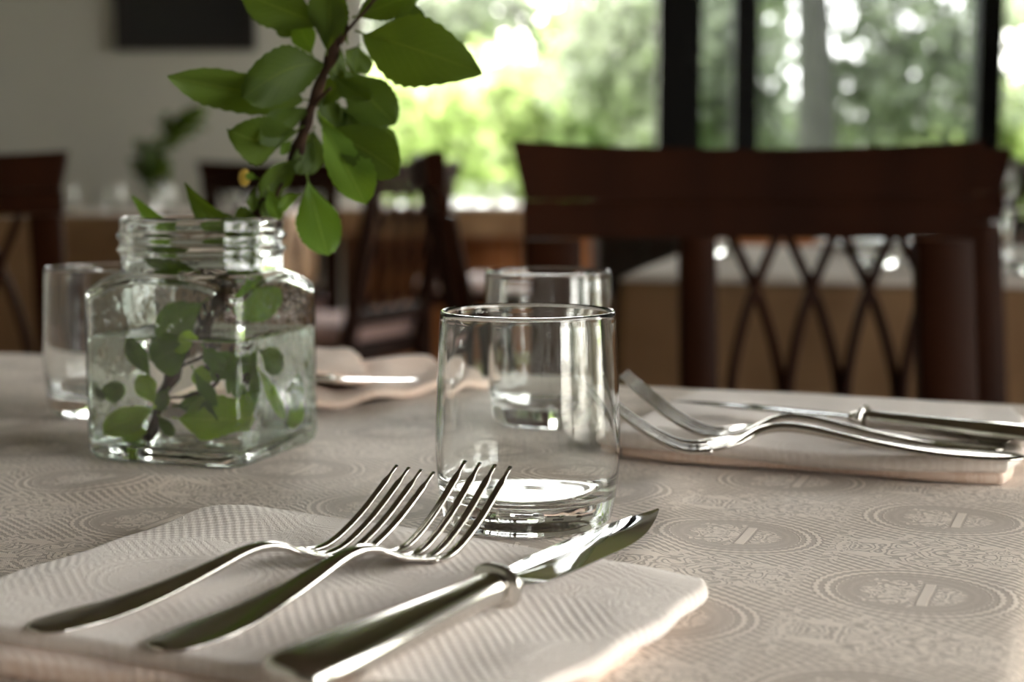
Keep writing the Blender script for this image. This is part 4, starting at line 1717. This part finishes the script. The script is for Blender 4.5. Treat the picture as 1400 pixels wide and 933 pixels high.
# sunlit hedge across the left and middle
for k, (px, Y, top, wd, mt, lb) in enumerate([
        (520, 15, 95, 1.1, 'bright', 'sunlit yellow-green shrub outside, right beside the branch leaves'),
        (630, 16, 80, 1.1, 'bright', 'sunlit yellow-green shrub outside, above the gap between the background chairs'),
        (735, 16.5, 90, 0.8, 'bright', 'pale sunlit shrub outside, middle of the left window pane'),
        (850, 15.5, 110, 0.9, 'mid', 'green shrub outside, just left of the thick dark window post'),
        (1220, 14, 175, 0.9, 'bright', 'bright low shrub outside, above the right half of the nearest chair'),
        (1395, 13, 120, 0.6, 'bright', 'bright shrub outside at the right edge of the photo'),
        (400, 17, 90, 1.1, 'mid', 'shrub outside hidden behind the white wall'),
        (1000, 17, 150, 1.1, 'mid', 'green shrub outside between the two dark window posts')]):
    zt = gz(top, Y)
    plant('garden_shrub', gx(px, Y), Y, [(0, 0, zt * 0.5, wd, 0.6, zt * 0.55), (-wd * 0.4, 0.1, zt * 0.75, wd * 0.5, 0.5, zt * 0.28), (wd * 0.45, -0.1, zt * 0.7, wd * 0.5, 0.5, zt * 0.3)],
          5200, 0.085, mt, lb, 'shrub')
plant('garden_tree', gx(575, 19), 19, [(-0.6, 0, gz(60, 19), 1.5, 1.0, 0.75), (0.5, 0.2, gz(20, 19), 1.2, 1.0, 0.6), (-0.2, 0, gz(130, 19), 0.9, 0.8, 0.5)], 3600, 0.11, 'grey',
      'grey-green tree outside behind the big right leaf of the branch', 'tree', (0.10, 2.3, 0.2))
plant('garden_tree', gx(745, 17), 17, [(0.5, 0, gz(60, 17), 0.7, 0.8, 0.8), (-0.2, 0, gz(140, 17), 0.7, 0.6, 0.4)], 1300, 0.10, 'mid',
      'slim green tree outside in the middle of the left pane', 'tree', (0.11, 2.4, 0.1))
plant('garden_tree', gx(850, 14.5), 14.5, [(0.1, 0, gz(40, 14.5), 0.75, 0.7, 0.7), (-0.2, 0, gz(110, 14.5), 0.6, 0.6, 0.4), (0.25, 0, gz(160, 14.5), 0.5, 0.4, 0.5)], 1900, 0.085, 'grey',
      'grey-green tree outside beside the thick dark window post', 'tree', (0.10, 2.2, 0.15))
plant('garden_tree', gx(1115, 12), 12, [(1.0, 0.4, gz(60, 12), 1.0, 0.7, 0.75), (0.7, 0.4, gz(150, 12), 0.9, 0.5, 0.55), (0.0, 0.8, gz(-60, 12), 1.3, 0.6, 0.4)], 3900, 0.075, 'grey',
      'large tree outside with a thick grey trunk, in the right window pane', 'tree', (0.145, 3.0, -0.1))
plant('garden_tree', gx(990, 16), 16, [(0.0, 0, gz(60, 16), 0.7, 0.8, 0.9), (0.1, 0, gz(170, 16), 0.7, 0.6, 0.5)], 2200, 0.10, 'grey',
      'grey-green tree outside between the two dark window posts', 'tree', (0.09, 2.4, 0.0))
plant('garden_tree', gx(1440, 15), 15, [(0.2, 0, gz(10, 15), 0.8, 0.8, 0.5), (0.3, 0, gz(150, 15), 0.6, 0.6, 0.5)], 1500, 0.09, 'mid',
      'green tree outside at the right edge of the window', 'tree', (0.09, 2.4, 0.0))
# trees beside the house, seen only through the side window and in reflections
for k, (x, y) in enumerate([(6.5, 0.5), (7.5, 4.5), (8.5, -4), (6.8, 8.5)]):
    plant('garden_tree', x, y, [(0, 0, 2.2, 1.5, 1.5, 0.9), (0.6, 0.5, 2.9, 1.1, 1.1, 0.7), (0, 0, 0.7, 1.3, 1.6, 0.7)], 3200, 0.11, 'grey',
          ['tree beside the house level with the front table', 'tree beside the house level with the background tables', 'tree beside the house behind the camera',
           'tree by the far corner of the house'][k], 'tree', (0.14, 2.0, 0.1))
